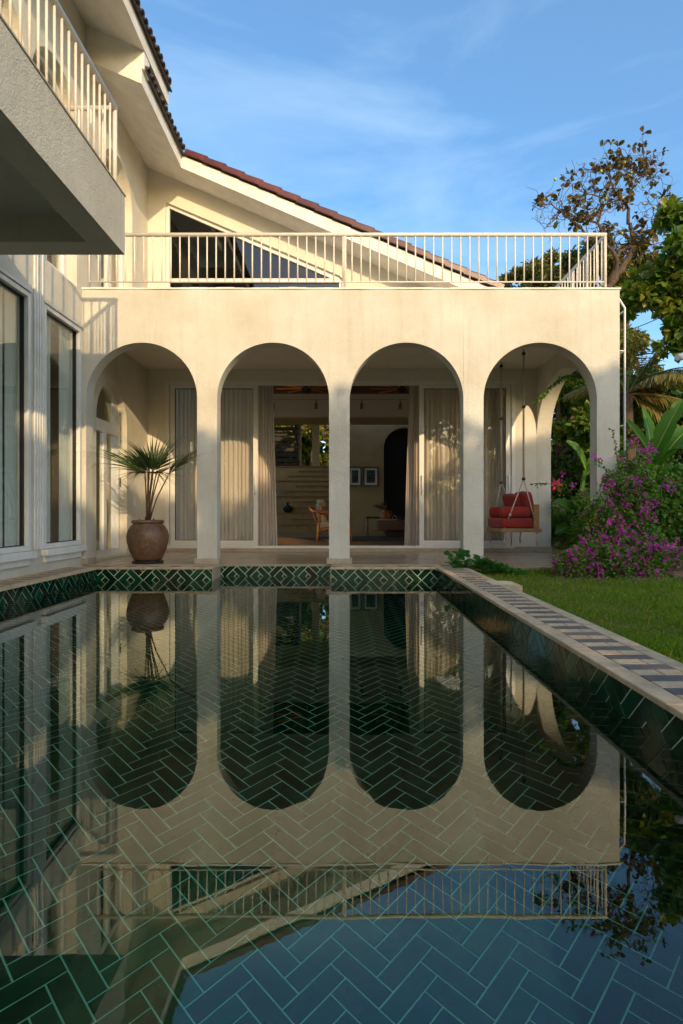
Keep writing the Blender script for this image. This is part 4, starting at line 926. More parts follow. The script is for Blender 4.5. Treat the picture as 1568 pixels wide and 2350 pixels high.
def fan_leaf(hub, direction, up, R_, n, spread, seed, parent, stem_from):
    """costapalmate leaf: folded segments radiating from the hub"""
    rr = random.Random(seed); D = Vector(direction).normalized(); Nn = Vector(up); Nn = (Nn - D*Nn.dot(D)).normalized(); S_ = D.cross(Nn)
    hub = Vector(hub); m = MB()
    for i in range(n):
        a = (i/(n-1)-0.5)*spread; L_ = R_*(1 - 0.28*(abs(a)/(spread/2))**2)*rr.uniform(0.80, 1.06); a += rr.uniform(-.03, .03)
        dv = (D*math.cos(a) + S_*math.sin(a)).normalized(); sv = (S_*math.cos(a) - D*math.sin(a)).normalized()
        w = L_*spread/n*0.27; droop = rr.uniform(-0.04, 0.10)*L_
        K = 6; vs = []
        for k in range(K+1):
            t = k/K; wid = w*min(1, t/0.45) if t < 0.45 else w*(1-(t-0.45)/0.55)**1.5
            c = hub + dv*(L_*t) + Nn*(0.05*L_*math.sin(t*PI) + 0.16*L_*t*(abs(a)/spread)) - Vector((0,0,1))*droop*t**3
            vs += [c + sv*wid + Nn*wid*0.35, c, c - sv*wid + Nn*wid*0.35]
        m.add(vs, [f for k in range(K) for f in ((3*k, 3*k+1, 3*k+4, 3*k+3), (3*k+1, 3*k+2, 3*k+5, 3*k+4))], False)
        # stringy tip
        if rr.random() < 0.5:
            e = vs[-2]; m.tube([e, e + dv*0.03 - Vector((0,0,0.02)), e + dv*0.05 - Vector((0,0,0.06))], 0.0012, 3, False)
    o = m.build('leaf', M['leaf_fan'], parent)
    s0 = Vector(stem_from); mid = (s0+hub)/2 + Vector((hub.x-s0.x, hub.y-s0.y, 0))*(-0.12)
    MB().tube([s0, s0.lerp(mid, 0.5) + Vector((0,0,0.01)), mid, mid.lerp(hub, 0.5) + Vector((0,0,0.005)), hub], [0.013, 0.010, 0.009, 0.008, 0.007], 8).build('stalk', mat_stalk, o)
mat_stalk = mat_basic('red_brown_stalk', (0.14, 0.055, 0.035), 0.5, (0.10, 0.09, 0.035), 8, 4)
def HP(dx, dy, y): p = pt(dx, dy, y); return (p.x-px, y-py, p.z-0.475)
fan_leaf(HP(333, 1088, 7.15), (-0.92, 0.05, 0.50), (0.45, -0.35, 0.8), 0.80, 28, 2.0, 1, palm, (-0.01, 0, 0.03))
fan_leaf(HP(386, 1092, 7.18), (0.80, 0.1, 0.62), (-0.60, -0.4, 0.7), 0.68, 26, 2.2, 2, palm, (0.015, 0, 0.03))
fan_leaf(HP(352, 1080, 7.25), (0.10, 0.25, 0.95), (0.0, -0.95, 0.3), 0.52, 22, 2.3, 3, palm, (0.0, 0.01, 0.03))
fan_leaf(HP(343, 1075, 7.10), (-0.55, -0.35, 0.76), (0.5, 0.2, 0.7), 0.54, 22, 1.9, 4, palm, (0.0, -0.01, 0.03))
fan_leaf(HP(360, 1080, 7.32), (0.50, 0.2, 0.85), (-0.55, -0.5, 0.5), 0.62, 24, 1.9, 5, palm, (0.01, 0.01, 0.03))
fan_leaf(HP(340, 1082, 7.34), (-0.70, 0.35, 0.62), (0.5, -0.5, 0.7), 0.62, 22, 1.8, 6, palm, (-0.01, 0.01, 0.03))
fan_leaf(HP(366, 1088, 7.08), (0.72, -0.5, 0.30), (-0.2, -0.1, 0.9), 0.36, 16, 1.7, 7, palm, (0.01, -0.01, 0.03))
fan_leaf(HP(350, 1076, 7.12), (-0.05, -0.45, 0.85), (0.0, 0.8, 0.5), 0.30, 14, 1.9, 8, palm, (0.0, -0.01, 0.03))
th_ = MB()                                                      # thin hanging dry tips under the crown
for i in range(46):
    a = random.uniform(0, 2*PI); L_ = random.uniform(0.2, 0.48); h = pt(0, 1082, 7.2).z - 0.475
    th_.tube([(0,0,h), (math.cos(a)*L_*0.5, math.sin(a)*L_*0.4, h-0.01), (math.cos(a)*L_, math.sin(a)*L_*0.7, h-random.uniform(0.03, 0.20))], [0.002, 0.003, 0.001], 4, False)
th_.build('dry_tips', M['leaf_fan'], palm, kind='stuff')
MB().tube([(0,0,0), (0.005,0,0.06), (0,0,0.13)], [0.032, 0.03, 0.02], 10).build('trunk', M['bark'], palm)
for k in range(7):
    a = k*0.9+0.3; l = MB(); dx_, dy_ = math.cos(a), math.sin(a); w_ = 0.014
    l.add([(dx_*0.02-dy_*w_, dy_*0.02+dx_*w_, 0.015+0.008*(k % 3)), (dx_*0.02+dy_*w_, dy_*0.02-dx_*w_, 0.015+0.008*(k % 3)), (dx_*0.09+dy_*w_, dy_*0.09-dx_*w_, 0.045+0.01*(k % 3)), (dx_*0.13, dy_*0.13, 0.075+0.015*(k % 3)), (dx_*0.09-dy_*w_, dy_*0.09+dx_*w_, 0.045+0.01*(k % 3))], [(0,1,2,3,4)])
    l.build('dry_sheath', M['bark'], palm)

# ================================================================ SKIMMER LID, LADDER, PIPE, LANTERN, TROLLEY
sk = thing('skimmer_box', 'small stone skimmer block with a cream lid beside the pool coping', 'skimmer', (1.30, 5.15, -0.10))
o = MB().box(0.092, 0.21, -0.17, 0.17, 0, 0.101).build('block', M['coping'], sk); bevel(o, .004)
o = MB().box(-0.04, 0.15, -0.115, 0.115, 0.1015, 0.109).build('lid', mat_basic('cream_lid', (0.62, 0.52, 0.34), 0.5), sk); bevel(o, .002)
ld = thing('ladder', 'thin white steel ladder fixed to the garden side of the arcade', 'ladder', (3.40, 7.12, -0.06))
for y in (0.0, 0.42):
    MB().tube([(0, y, 0), (0, y, 3.17), (-0.075, y, 3.29)], 0.0125, 8).build('side_rail', M['white'], ld)
for k in range(4): MB().tube([(0,0,(0.9,1.75,2.65,3.14)[k]), (0,0.42,(0.9,1.75,2.65,3.14)[k])], 0.008, 6).build('rung', M['white'], ld)
for z in (0.9, 2.65):
    for y in (0.0, 0.42): MB().tube([(-0.08,y,z),(0,y,z)], 0.007, 6).build('wall_bracket', M['white'], ld)
p = pt(1556, 818, 6.0)
lp = thing('white_pipe', 'white tubular pipe end poking in from the right among broad leaves', 'lamp', (p.x, 6.0, LAWN))  # plain white pipe end set on a pole
h = p.z-LAWN
MB().tube([(0,0.01,h-0.006), (0.06,0.02,h+0.006), (0.16,0.03,h+0.03)], [0.034, 0.038, 0.036], 16).build('pipe_end', M['white'], lp)
MB().tube([(0.14,0.03,0), (0.14,0.03,h+0.02)], 0.016, 8).build('pole', M['iron'], lp)
a = pt(1385, 768, 14); b = pt(1600, 682, 9)
MB().tube([a + (b-a)*t + Vector((0,0,-0.12*4*t*(1-t))) for t in [i/16 for i in range(17)]] , 0.008, 5).build('power_cable', M['black'], label='thin dark overhead cable crossing the sky gap at the right', cat='cable')
p = pt(1277, 1112, 10.2)
ln = thing('lantern', 'red star shaped lantern hanging by the tree trunk beyond the side arch', 'lantern', (p.x, 10.2, p.z-0.14))
mred = mat_basic('red_paper', (0.55, 0.01, 0.015), 0.6)
for k in range(6):
    a_ = k*PI/3; c_, s_ = math.cos(a_), math.sin(a_)
    MB().add([(c_*0.14, 0, 0.14+s_*0.14), (c_*0.03-s_*0.03, -0.025, 0.14+s_*0.03+c_*0.03), (c_*0.03+s_*0.03, -0.025, 0.14+s_*0.03-c_*0.03), (c_*0.03-s_*0.03, 0.025, 0.14+s_*0.03+c_*0.03), (c_*0.03+s_*0.03, 0.025, 0.14+s_*0.03-c_*0.03)], [(0,1,2),(0,4,3),(0,3,1),(0,2,4)]).build('star_point', mred, ln)
MB().blob((0,0,0.14), (0.05,0.045,0.05), 1, 10, 6).build('core', mred, ln); MB().tube([(0,0,0.19),(0,0,0.75)], 0.003, 4).build('cord', M['black'], ln)
p0 = pt(1290, 1192, 10.5); p1 = pt(1332, 1148, 10.5)
cr = thing('mesh_crate', 'grey wire mesh crate on the ground beyond the side arch', 'crate', (p0.x, 10.5, LAWN))
w_, h_ = p1.x-p0.x, p1.z-LAWN
for (x0, x1, y0, y1, z0, z1) in ((0, w_, 0, .02, h_-.02, h_), (0, w_, .4, .42, h_-.02, h_), (0,.02,.02,.4,h_-.02,h_), (w_-.02,w_,.02,.4,h_-.02,h_), (0,.02,0,.02,0,h_-.02), (w_-.02,w_,0,.02,0,h_-.02), (0,.02,.4,.42,0,h_-.02), (w_-.02,w_,.4,.42,0,h_-.02)):
    MB().box(x0,x1,y0,y1,z0,z1).build('frame_bar', M['black'], cr)
ms = MB()
for i in range(14): ms.tube([(w_*(i+.5)/14, .01, 0.02), (w_*(i+.5)/14, .01, h_-.02)], 0.003, 4)
for i in range(26): ms.tube([(0, .01, h_*(i+.5)/26), (w_, .01, h_*(i+.5)/26)], 0.003, 4)
ms.build('mesh_panel', mat_basic('grey_wire', (0.10, 0.10, 0.10), 0.5), cr); MB().box(.02, w_-.02, .38, .399, 0.02, h_-.02).build('back_panel', mat_basic('grey_sheet', (0.03, 0.03, 0.03), 0.8), cr)
# ================================================================ PLANTS
def nrm(a): return a / np.maximum(np.linalg.norm(a, axis=1, keepdims=True), 1e-9)
def leaf_arrays(p, d, n, Ln, wr, fold=0.15, wide=0.55, droop=0.12):
    """one folded 4-triangle leaf per point: base p, direction d, face normal n, length Ln"""
    d = nrm(d); s = nrm(np.cross(d, n)); n = nrm(np.cross(s, d)); Ln = Ln[:, None]; w = Ln*wr/2
    C = p + d*Ln*wide; T = p + d*Ln - n*Ln*droop; w1 = wide*0.55; w2 = wide + (1-wide)*0.45; dz = n*w*fold*2
    L1 = p + d*Ln*w1 + s*w*0.78 + dz*.8; L2 = p + d*Ln*w2 + s*w*0.92 + dz - n*Ln*droop*.4; R1 = p + d*Ln*w1 - s*w*0.78 + dz*.8; R2 = p + d*Ln*w2 - s*w*0.92 + dz - n*Ln*droop*.4
    V = np.stack([p, L1, L2, T, R2, R1, C], 1).reshape(-1, 3); k = np.arange(len(p))*7
    F = np.stack([np.stack([k+6, k+i, k+(i+1) % 6], 1) for i in range(6)], 1).reshape(-1, 3)
    return V, F
def np_mesh(name, V, F, mat, tint=None, per=7):
    me = bpy.data.meshes.new(name); nf, nl = F.shape
    me.vertices.add(len(V)); me.vertices.foreach_set('co', V.astype(np.float32).ravel())
    me.loops.add(nf*nl); me.loops.foreach_set('vertex_index', F.astype(np.int32).ravel())
    me.polygons.add(nf); me.polygons.foreach_set('loop_start', np.arange(0, nf*nl, nl, dtype=np.int32))
    if tint is not None:
        at = me.attributes.new('tint', 'FLOAT', 'POINT'); at.data.foreach_set('value', np.repeat(tint, per).astype(np.float32))
    me.update(calc_edges=True); me.validate(); me.materials.append(mat); return me
def leaves(name, p, mat, parent=None, L_=(0.08, 0.12), wr=0.5, outdir=None, up=0.5, hang=0.2, fold=0.15, wide=0.55, droop=0.12, patch=1.3, **kw):
    n = len(p); d = RNG.normal(size=(n, 3))
    if outdir is not None: d = nrm(d) + outdir*1.1
    d[:, 2] -= hang; nn = RNG.normal(size=(n, 3)); nn[:, 2] += up*2
    V, F = leaf_arrays(p, d, nn, RNG.uniform(L_[0], L_[1], n), wr, fold, wide, droop)
    tint = (RNG.random(n)*0.75 + 0.25*(np.sin(p[:, 0]*patch*3+1)*np.sin(p[:, 1]*patch*2.3)*np.cos(p[:, 2]*patch*3.1)*0.5+0.5)) % 1.0
    return link(name, np_mesh(name, V, F, mat, tint), parent, kind=kw.get('kind', 'stuff'), label=kw.get('label'), cat=kw.get('cat'), group=kw.get('group'))
def ell(c, r, n, shell=0.55):
    d = nrm(RNG.normal(size=(n, 3))); q = RNG.random(n)**0.5*(1-shell)+shell*RNG.random(n)**0.25
    return np.array(c) + d*np.array(r)*q[:, None], d
def clump_tree(name, label, base, fork_z, clumps, nleaf, mat, leaf=(0.1, 0.16), wr=0.45, trunk_r=0.12, group=None, hang=0.3, bark='bark', cat='tree', sub=7, trunk_lean=None, fruit=0):
    """clumps: (centre, radius) in world space; each becomes several ragged sub-clumps joined to the trunk by a limb"""
    t = thing(name, label, cat, base, group=group); B = Vector(base); F_ = Vector((base[0], base[1], fork_z)) + (trunk_lean or Vector())
    m = MB(); P_ = []; O_ = []
    def lim(a, b, r0, r1, wob=0.12):
        a, b = Vector(a), Vector(b); L_ = (b-a).length; pr = []; rs = []
        o = Vector((random.gauss(0,1), random.gauss(0,1), random.gauss(0,.5)))*L_*wob
        for k in range(7):
            q = k/6; pr.append(a.lerp(b, q) + o*math.sin(q*PI) - B + Vector((random.gauss(0,1), random.gauss(0,1), 0))*r0*0.2); rs.append(r0+(r1-r0)*q)
        m.tube(pr, rs, 7, False)
    lim(B - Vector((0,0,.1)), F_, trunk_r*1.25, trunk_r*0.8, 0.04)
    for c, r in clumps:
        c = Vector(c); rv = r if isinstance(r, (tuple, list)) else (r, r, r*0.8)
        lim(F_, c, trunk_r*0.6, trunk_r*0.14)
        for k in range(sub):
            dv = Vector((random.gauss(0,1), random.gauss(0,1), random.gauss(0,1))).normalized(); q = random.uniform(0.45, 0.95)
            sc = c + Vector((dv.x*rv[0], dv.y*rv[1], dv.z*rv[2]))*q; sr = (rv[0]+rv[2])/2*random.uniform(0.30, 0.52)
            lim(c.lerp(F_, 0.15), sc, trunk_r*0.16, 0.006, 0.1)
            nl = int(nleaf*random.uniform(0.7, 1.3)); pp, oo = ell(sc-B, (sr, sr, sr*0.72), nl, 0.3); P_.append(pp); O_.append(oo)
    m.build('trunk', M[bark], t)
    P_ = np.concatenate(P_); O_ = np.concatenate(O_)
    leaves('crown', P_, M[mat], t, leaf, wr, O_, hang=hang, kind=None)
    if fruit:
        fb = MB().blob((0,0,0), (0.025,0.025,0.028), 1, 8, 6).mesh('fruit', M['fruit'])
        for i in random.sample(range(len(P_)), fruit): link('fruit', fb, t, tuple(P_[i]))
    return t
def D3(x, y, d): return tuple(pt(x, y, d))

# --- bare-limbed almond tree against the sky
def Z6(u, v, d): return pt(1163.75+u*0.2578, 275.6+v*0.2578, d)
at_base = pt(1288, 1255, 12.4); at_base.z = LAWN
alm = thing('almond_tree', 'sparse almond tree with crooked bare limbs and brownish leaves against the sky', 'tree', tuple(at_base))
BR = [ # (points in the photograph, depth, radii)
 ([(905,1480),(975,1370),(1080,1230),(1135,1110)], (12.9,13,13.1,13.1), (0.115,0.10,0.095,0.085)),
 ([(1135,1110),(1115,1020),(1100,960),(1080,870),(1060,750)], (13.1,13.1,13.2,13.2,13.2), (0.075,0.065,0.060,0.052,0.045)),
 ([(1060,750),(1090,680),(1125,590),(1135,480),(1190,440),(1215,330),(1215,230)], (13.2,13.2,13.3,13.4,13.5,13.6,13.6), (0.040,0.035,0.032,0.028,0.02,0.014,0.008)),
 ([(1135,560),(1200,500),(1290,510),(1370,480)], (13.3,13.2,13.1,13.0), (0.022,0.018,0.012,0.006)),
 ([(1060,750),(1020,690),(970,640),(930,560),(915,490),(950,400),(1000,340)], (13.2,13.1,13,12.9,12.9,12.8,12.7), (0.038,0.036,0.032,0.028,0.022,0.016,0.008)),
 ([(915,490),(850,440),(760,430),(690,440)], (12.9,12.8,12.7,12.6), (0.016,0.013,0.010,0.005)),
 ([(1120,560),(1070,480),(1030,420),(1060,330),(1110,290)], (13.3,13.4,13.5,13.6,13.6), (0.02,0.016,0.013,0.010,0.006)),
 ([(1240,440),(1250,380),(1300,350),(1360,360)], (13.5,13.6,13.7,13.8), (0.014,0.012,0.009,0.005)),
 ([(1190,440),(1240,400),(1250,350)], (13.5,13.5,13.5), (0.012,0.010,0.006)),
 ([(905,1480),(950,1370),(978,1290),(975,1215),(940,1160),(880,1100),(850,1000),(805,915)], (12.9,12.8,12.7,12.6,12.6,12.6,12.5,12.5), (0.085,0.075,0.065,0.055,0.048,0.045,0.042,0.038)),
 ([(975,1215),(1010,1165),(1070,1130),(1135,1115)], (12.6,12.8,13.0,13.1), (0.045,0.042,0.04,0.045)),
 ([(805,915),(835,840),(840,760),(825,670),(870,600),(950,560)], (12.5,12.5,12.4,12.4,12.3,12.3), (0.036,0.030,0.024,0.018,0.012,0.006)),
 ([(840,820),(900,790),(960,740),(990,710)], (12.5,12.6,12.7,12.8), (0.016,0.012,0.009,0.005)),
 ([(825,680),(760,660),(680,640),(620,590),(560,560),(520,550)], (12.4,12.3,12.2,12.2,12.1,12.1), (0.020,0.017,0.014,0.011,0.008,0.005)),
 ([(805,915),(740,895),(650,880),(560,880),(500,830),(440,790),(390,745),(320,740),(262,742)], (12.5,12.4,12.3,12.2,12.1,12,12,11.9,11.9), (0.034,0.031,0.028,0.024,0.02,0.016,0.013,0.009,0.005)),
 ([(560,880),(620,930),(690,1000),(760,1060),(870,1110)], (12.2,12.3,12.4,12.5,12.6), (0.02,0.026,0.03,0.034,0.036)),
 ([(600,880),(600,780),(650,740),(670,715)], (12.3,12.2,12.1,12.1), (0.014,0.010,0.008,0.004)),
 ([(460,810),(430,880),(360,940),(340,970)], (12.1,12.0,12.0,12.0), (0.012,0.010,0.007,0.004)),
 ([(1135,1110),(1195,1080),(1210,1030),(1240,990),(1300,960),(1400,990),(1490,980),(1600,985)], (13.1,13,13,12.9,12.8,12.7,12.6,12.5), (0.055,0.045,0.04,0.034,0.026,0.02,0.015,0.008)),
 ([(1300,960),(1380,930),(1450,930),(1520,890),(1590,850)], (12.8,12.9,12.9,13,13), (0.018,0.015,0.012,0.008,0.005)),
 ([(1300,950),(1290,870),(1310,800),(1270,740),(1250,700)], (12.8,12.8,12.9,12.9,13), (0.018,0.014,0.011,0.008,0.004)),
 ([(1310,880),(1350,810),(1350,760),(1410,720),(1440,740)], (12.8,12.8,12.7,12.7,12.6), (0.013,0.011,0.008,0.006,0.003)),
 ([(1400,930),(1440,860),(1480,830),(1540,790)], (12.9,12.9,12.8,12.8), (0.012,0.010,0.007,0.004)),
 ([(1195,1085),(1280,1110),(1380,1090),(1450,1040)], (13,12.9,12.8,12.7), (0.018,0.014,0.010,0.005)),
 ([(1110,1080),(1040,990),(960,960),(880,990)], (13.1,13.0,12.9,12.9), (0.013,0.010,0.008,0.004)),
]
m = MB(); tips = []; tv = MB()
base_l = [at_base, at_base.lerp(Z6(905,1480,12.9), 0.35)+Vector((0.05,0,0)), at_base.lerp(Z6(905,1480,12.9), 0.7)-Vector((0.04,0,0)), Z6(905,1480,12.9)]
m.tube([p-at_base for p in base_l], [0.15,0.12,0.105,0.095], 10)
def crook(a, b, k=3, am=0.07):
    out = [a]
    for i in range(1, k):
        out.append(a.lerp(b, i/k) + Vector((random.gauss(0,1), random.gauss(0,1), random.gauss(0,1)))*(b-a).length*am)
    return out + [b]
for pts_, ds, rs in BR:
    W_ = [Z6(u, v, d)-at_base for (u, v), d in zip(pts_, ds)]; full = []; fr = []
    for i in range(len(W_)-1):
        c = crook(W_[i], W_[i+1]); full += c[:-1]; fr += [0.75*(rs[i]+(rs[i+1]-rs[i])*j/3) for j in range(3)]
    full.append(W_[-1]); fr.append(rs[-1]*0.75); m.tube(full, fr, 7, False)
    tips.append((full[-1], (full[-1]-full[-3]).normalized()))
    for i in range(2, len(full)-1):                              # side twigs on the thinner wood
        if fr[i] < 0.034:
            for _ in range(2 if random.random() < 0.6 else 1):
                dv = Vector((random.gauss(0,1), random.gauss(0,.8), random.gauss(0.25,1))).normalized(); L_ = random.uniform(0.12, 0.50)
                a = full[i]; b = a + dv*L_; c = crook(a, b, 4, 0.12); m.tube(c, [fr[i]*0.35+0.003, 0.006, 0.005, 0.004, 0.003], 5, False); tips.append((b, dv))
                if random.random() < 0.6:
                    dv2 = (dv + Vector((random.gauss(0,1), random.gauss(0,1), random.gauss(0,1)))).normalized(); b2 = c[2] + dv2*L_*0.6; m.tube(crook(c[2], b2, 3, .1), [0.004]*3+[0.003], 4, False); tips.append((b2, dv2))
m.build('trunk', M['bark_pale'], alm)
P_ = []; Dd = []; Nn_ = []; Ll = []
for b, dv in tips:
    zc = (b.z+at_base.z); dens = 0.38 if zc > pt(0,430,13).z else 0.22
    if random.random() < dens:
        for k in range(random.randint(3, 9)):
            q = (dv*0.6 + Vector((random.gauss(0,1), random.gauss(0,1), random.gauss(-0.25,.8)))).normalized()
            P_.append(b + q*0.02); Dd.append(q); Nn_.append((random.gauss(0,.7), random.gauss(-.3,.7), random.gauss(0.6,.7))); Ll.append(random.uniform(0.09, 0.17))
V, F = leaf_arrays(np.array(P_), np.array(Dd), np.array(Nn_), np.array(Ll), 0.62, 0.2, 0.62, 0.1)
link('crown', np_mesh('crown', V, F, M['leaf_almond'], RNG.random(len(P_))), alm)
fb = MB().blob((0,0,0), (0.03,0.03,0.036), 1, 8, 6).mesh('fruit', M['fruit'])
for b, dv in random.sample(tips, 30): link('fruit', fb, alm, tuple(b))

# --- broad leaved tree close on the right, mango and other trees behind
def DC(lst): return [(D3(x, y, d), r) for x, y, d, r in lst]
clump_tree('almond_tree', 'dense dark green broad leaved tree overhanging from the right photo edge', (6.6, 9.4, LAWN), 3.0,
    DC([(1500,640,9.6,.36),(1560,600,9.4,.40),(1590,560,9.2,.36),(1470,690,9.8,.30),(1530,690,9.5,.34),(1590,680,9.3,.42),(1570,740,9.2,.28),(1555,500,9.6,.24),(1600,505,9.4,.3),(1620,620,9.4,.5),(1560,790,9.2,.28),(1640,760,9.2,.5)]),
    36, 'leaf_almond2', (0.12, 0.21), 0.62, 0.06, hang=0.1, fruit=16)
clump_tree('mango_tree', 'bushy mango tree rising just behind the corner of the terrace railing', (5.9, 15.5, LAWN), 3.0,
    DC([(1300,620,15,.75),(1360,590,15,.65),(1420,600,15.5,.7),(1480,620,15.5,.6),(1250,640,15.5,.55),(1330,700,15,1.0),(1440,700,15,1.0),(1390,800,14.5,1.1),(1330,850,14,.9),(1460,820,15,.9)]),
    330, 'leaf_mango', (0.12, 0.20), 0.28, 0.2, hang=1.0)
clump_tree('round_tree', 'small yellowish tree seen between the terrace balusters at the right', (6.2, 18.5, LAWN), 3.6,
    DC([(1215,640,18.5,.65),(1245,610,18,.6),(1180,655,19,.55),(1270,650,18.5,.7)]), 300, 'leaf_mango', (0.12, 0.18), 0.3, 0.15, hang=0.8)
clump_tree('shade_tree', 'dark leafy tree with a brown trunk filling the view through the side arch', (5.0, 13.6, LAWN), 1.9,
    DC([(1290,880,13.5,.75),(1340,920,13.5,.8),(1290,980,13.8,.7),(1350,1020,13,.6),(1300,1060,14,.7),(1380,960,13.8,.9),(1430,1000,13.5,.8),(1378,1005,10.6,.75),(1395,940,11.2,.8),(1385,1080,10.4,.6)]),  # the nearest three clumps are added to keep sun out of the room
    330, 'leaf_almond2', (0.11, 0.17), 0.5, 0.16, hang=0.3)
clump_tree('shade_tree', 'dark green tree behind the banana plant at the right photo edge', (7.6, 13.5, LAWN), 1.8,
    DC([(1460,900,13,.7),(1520,950,13,.8),(1580,930,12.5,.8),(1560,1040,12.5,.8),(1480,1050,13,.8),(1640,1000,12.5,.9)]),
    320, 'leaf_dark', (0.11, 0.17), 0.45, 0.15, hang=0.4)
for i, (x, y, h, lab) in enumerate([(5.5, 23.5, 3.2, 'distant green tree behind the villa seen through the stair windows'), (10.5, 21, 4.0, 'distant leafy tree far behind the banana leaves'), (14.5, 17.5, 4.4, 'distant leafy tree beyond the right photo edge'), (7.6, 26, 4.3, 'distant leafy tree beyond the mango tree')]):
    xx = -2.0 if i == 0 else x; h = 5.6 if i == 0 else h
    clump_tree('background_tree', lab, (xx, y+ (3 if i == 0 else 0), LAWN), 1.5, [((xx+random.uniform(-1.8, 1.8), y+(3 if i == 0 else 0)+random.uniform(-1, 1), random.uniform(0.8, h)), random.uniform(1.0, 1.5)) for _ in range(24 if i == 0 else 9)], 260, 'leaf_bg' if i != 0 else 'leaf_mango', (0.18, 0.28), 0.5, 0.18, group='trees beyond the garden')
# garden wall that closes the plot behind the plants

# --- coconut palm
def frond(parent, base, dirv, L_, sag, n=44, w=0.5, seed=0):
    rr = random.Random(seed); base = Vector(base); d = Vector(dirv).normalized(); side = d.cross(Vector((0,0,1))).normalized(); spine = []
    for k in range(17):
        t = k/16; spine.append(base + d*L_*t - Vector((0,0,1))*sag*L_*t*t)
    rib = MB().tube(spine, [0.022*(1-0.85*k/16) for k in range(17)], 5, False)
    P_, D_, N_, Q_ = [], [], [], []
    for k in range(n):
        t = 0.10 + 0.9*k/n; f = t*16; i = min(15, int(f)); p = spine[i].lerp(spine[i+1], f-i); tv_ = (spine[i+1]-spine[i]).normalized()
        for s_ in (-1, 1):
            dd = (tv_*0.75 + side*s_*1.0 - Vector((0,0,1))*(0.35+0.35*rr.random())).normalized()
            P_.append(p); D_.append(dd); N_.append(tuple(side*s_*-0.3 + Vector((0,0,1)))); Q_.append(w*math.sin(PI*(0.12+0.84*t))**0.7*rr.uniform(.85, 1.1))
    V, F = leaf_arrays(np.array(P_), np.array(D_), np.array(N_), np.array(Q_), 0.075, 0.1, 0.4, 0.22)
    o = rib.build('frond', M['leaf_palm'], parent); link('leaflets', np_mesh('leaflets', V, F, M['leaf_palm'], RNG.random(len(P_))), o, kind='stuff')
cp = pt(1440, 905, 10.2); cpt = thing('coconut_palm', 'coconut palm with long yellow green fronds behind the white ladder', 'palm', (cp.x, 10.2, LAWN))
hz = cp.z-LAWN
MB().tube([(0,0,0), (0.06,0,hz*0.5), (0,0,hz)], [0.13, 0.10, 0.09], 10).build('trunk', M['bark'], cpt)
for i, (dx, dy, dz, L_, sg_) in enumerate([(0.55,-0.1,0.95,1.75,0.18), (0.9,-0.2,0.55,1.7,0.35), (1.0,0.1,0.15,1.6,0.35), (0.2,0.2,1.0,1.4,0.2), (-0.3,0.3,0.9,1.3,0.3), (0.8,0.5,0.8,1.6,0.3), (0.9,-0.5,-0.05,1.5,0.3), (0.3,-0.7,0.5,1.4,0.5), (-0.6,0.4,0.5,1.3,0.5), (0.5,-0.3,-0.35,1.2,0.2), (1.0,0.0,0.9,1.9,0.45)]):
    frond(cpt, (0,0,hz), (dx,dy,dz), L_, sg_, w=0.42, seed=i)
cp2 = pt(1500, 1010, 12.4); cpt2 = thing('coconut_palm', 'low palm with drooping dry yellow fronds behind the banana leaves', 'palm', (cp2.x, 12.4, LAWN)); hz2 = cp2.z-LAWN
MB().tube([(0,0,0), (0,0,hz2)], [0.14, 0.10], 10).build('trunk', M['bark'], cpt2)
for i in range(9):
    a = i*2*PI/9+0.2; frond(cpt2, (0,0,hz2), (math.cos(a), math.sin(a)*.6, 0.8+0.3*(i % 2)), 1.5, 0.5, w=0.4, seed=20+i)

# --- banana plants
def banana_leaf(parent, base, tip, width, nrm_, sag=0.12, seed=0, mat='leaf_banana'):
    rr = random.Random(seed); base, tip = Vector(base), Vector(tip); ax = tip-base; L_ = ax.length; n0 = Vector(nrm_).normalized(); s0 = ax.normalized().cross(n0).normalized()
    sp = [base + ax*(k/18) + n0*sag*L_*math.sin(PI*k/18) - Vector((0,0,1))*sag*L_*(k/18)**2 for k in range(19)]
    m = MB(); vs = []; cuts = [rr.uniform(0.7, 1) if rr.random() < 0.35 else 1 for _ in range(40)]
    for k in range(19):
        t = k/18; w_ = width/2*(math.sin(PI*min(1, t*0.93+0.07))**0.55) if t < 1 else 0.0
        if t < 0.06: w_ *= t/0.06
        for j, q in enumerate((-1, -0.5, 0, 0.5, 1)):
            c = cuts[k] if q < 0 else cuts[k+19]; wav = 0.03*math.sin(k*1.9+q*3+seed)*abs(q)*width
            vs.append(sp[k] + s0*q*w_*c + n0*(abs(q)**1.4*w_*0.42 + wav))
    m.add(vs, [(5*k+j, 5*k+j+1, 5*k+j+6, 5*k+j+5) for k in range(18) for j in range(4)], True)
    o = m.build('leaf', M[mat], parent); MB().tube([p - n0*0.004 for p in sp], [0.012*(1-0.8*k/18)+0.002 for k in range(19)], 6, False).build('midrib', mat_rib, o); return o
mat_rib = mat_basic('banana_midrib', (0.20, 0.26, 0.06), 0.4)
bx_, by_ = pt(1500, 1100, 7.9).x, 7.9
ban = thing('banana_plant', 'banana plant with huge upright paddle leaves behind the bougainvillea', 'banana plant', (bx_, by_, LAWN))
def BP(dx, dy, d=7.9): p = pt(dx, dy, d); return (p.x-bx_, p.y-by_, p.z-LAWN)
MB().tube([(0.02,0,0), (0,0,0.5), (0,0,BP(0,1095)[2])], [0.09, 0.075, 0.05], 10).build('stem', M['leaf_banana'], ban)
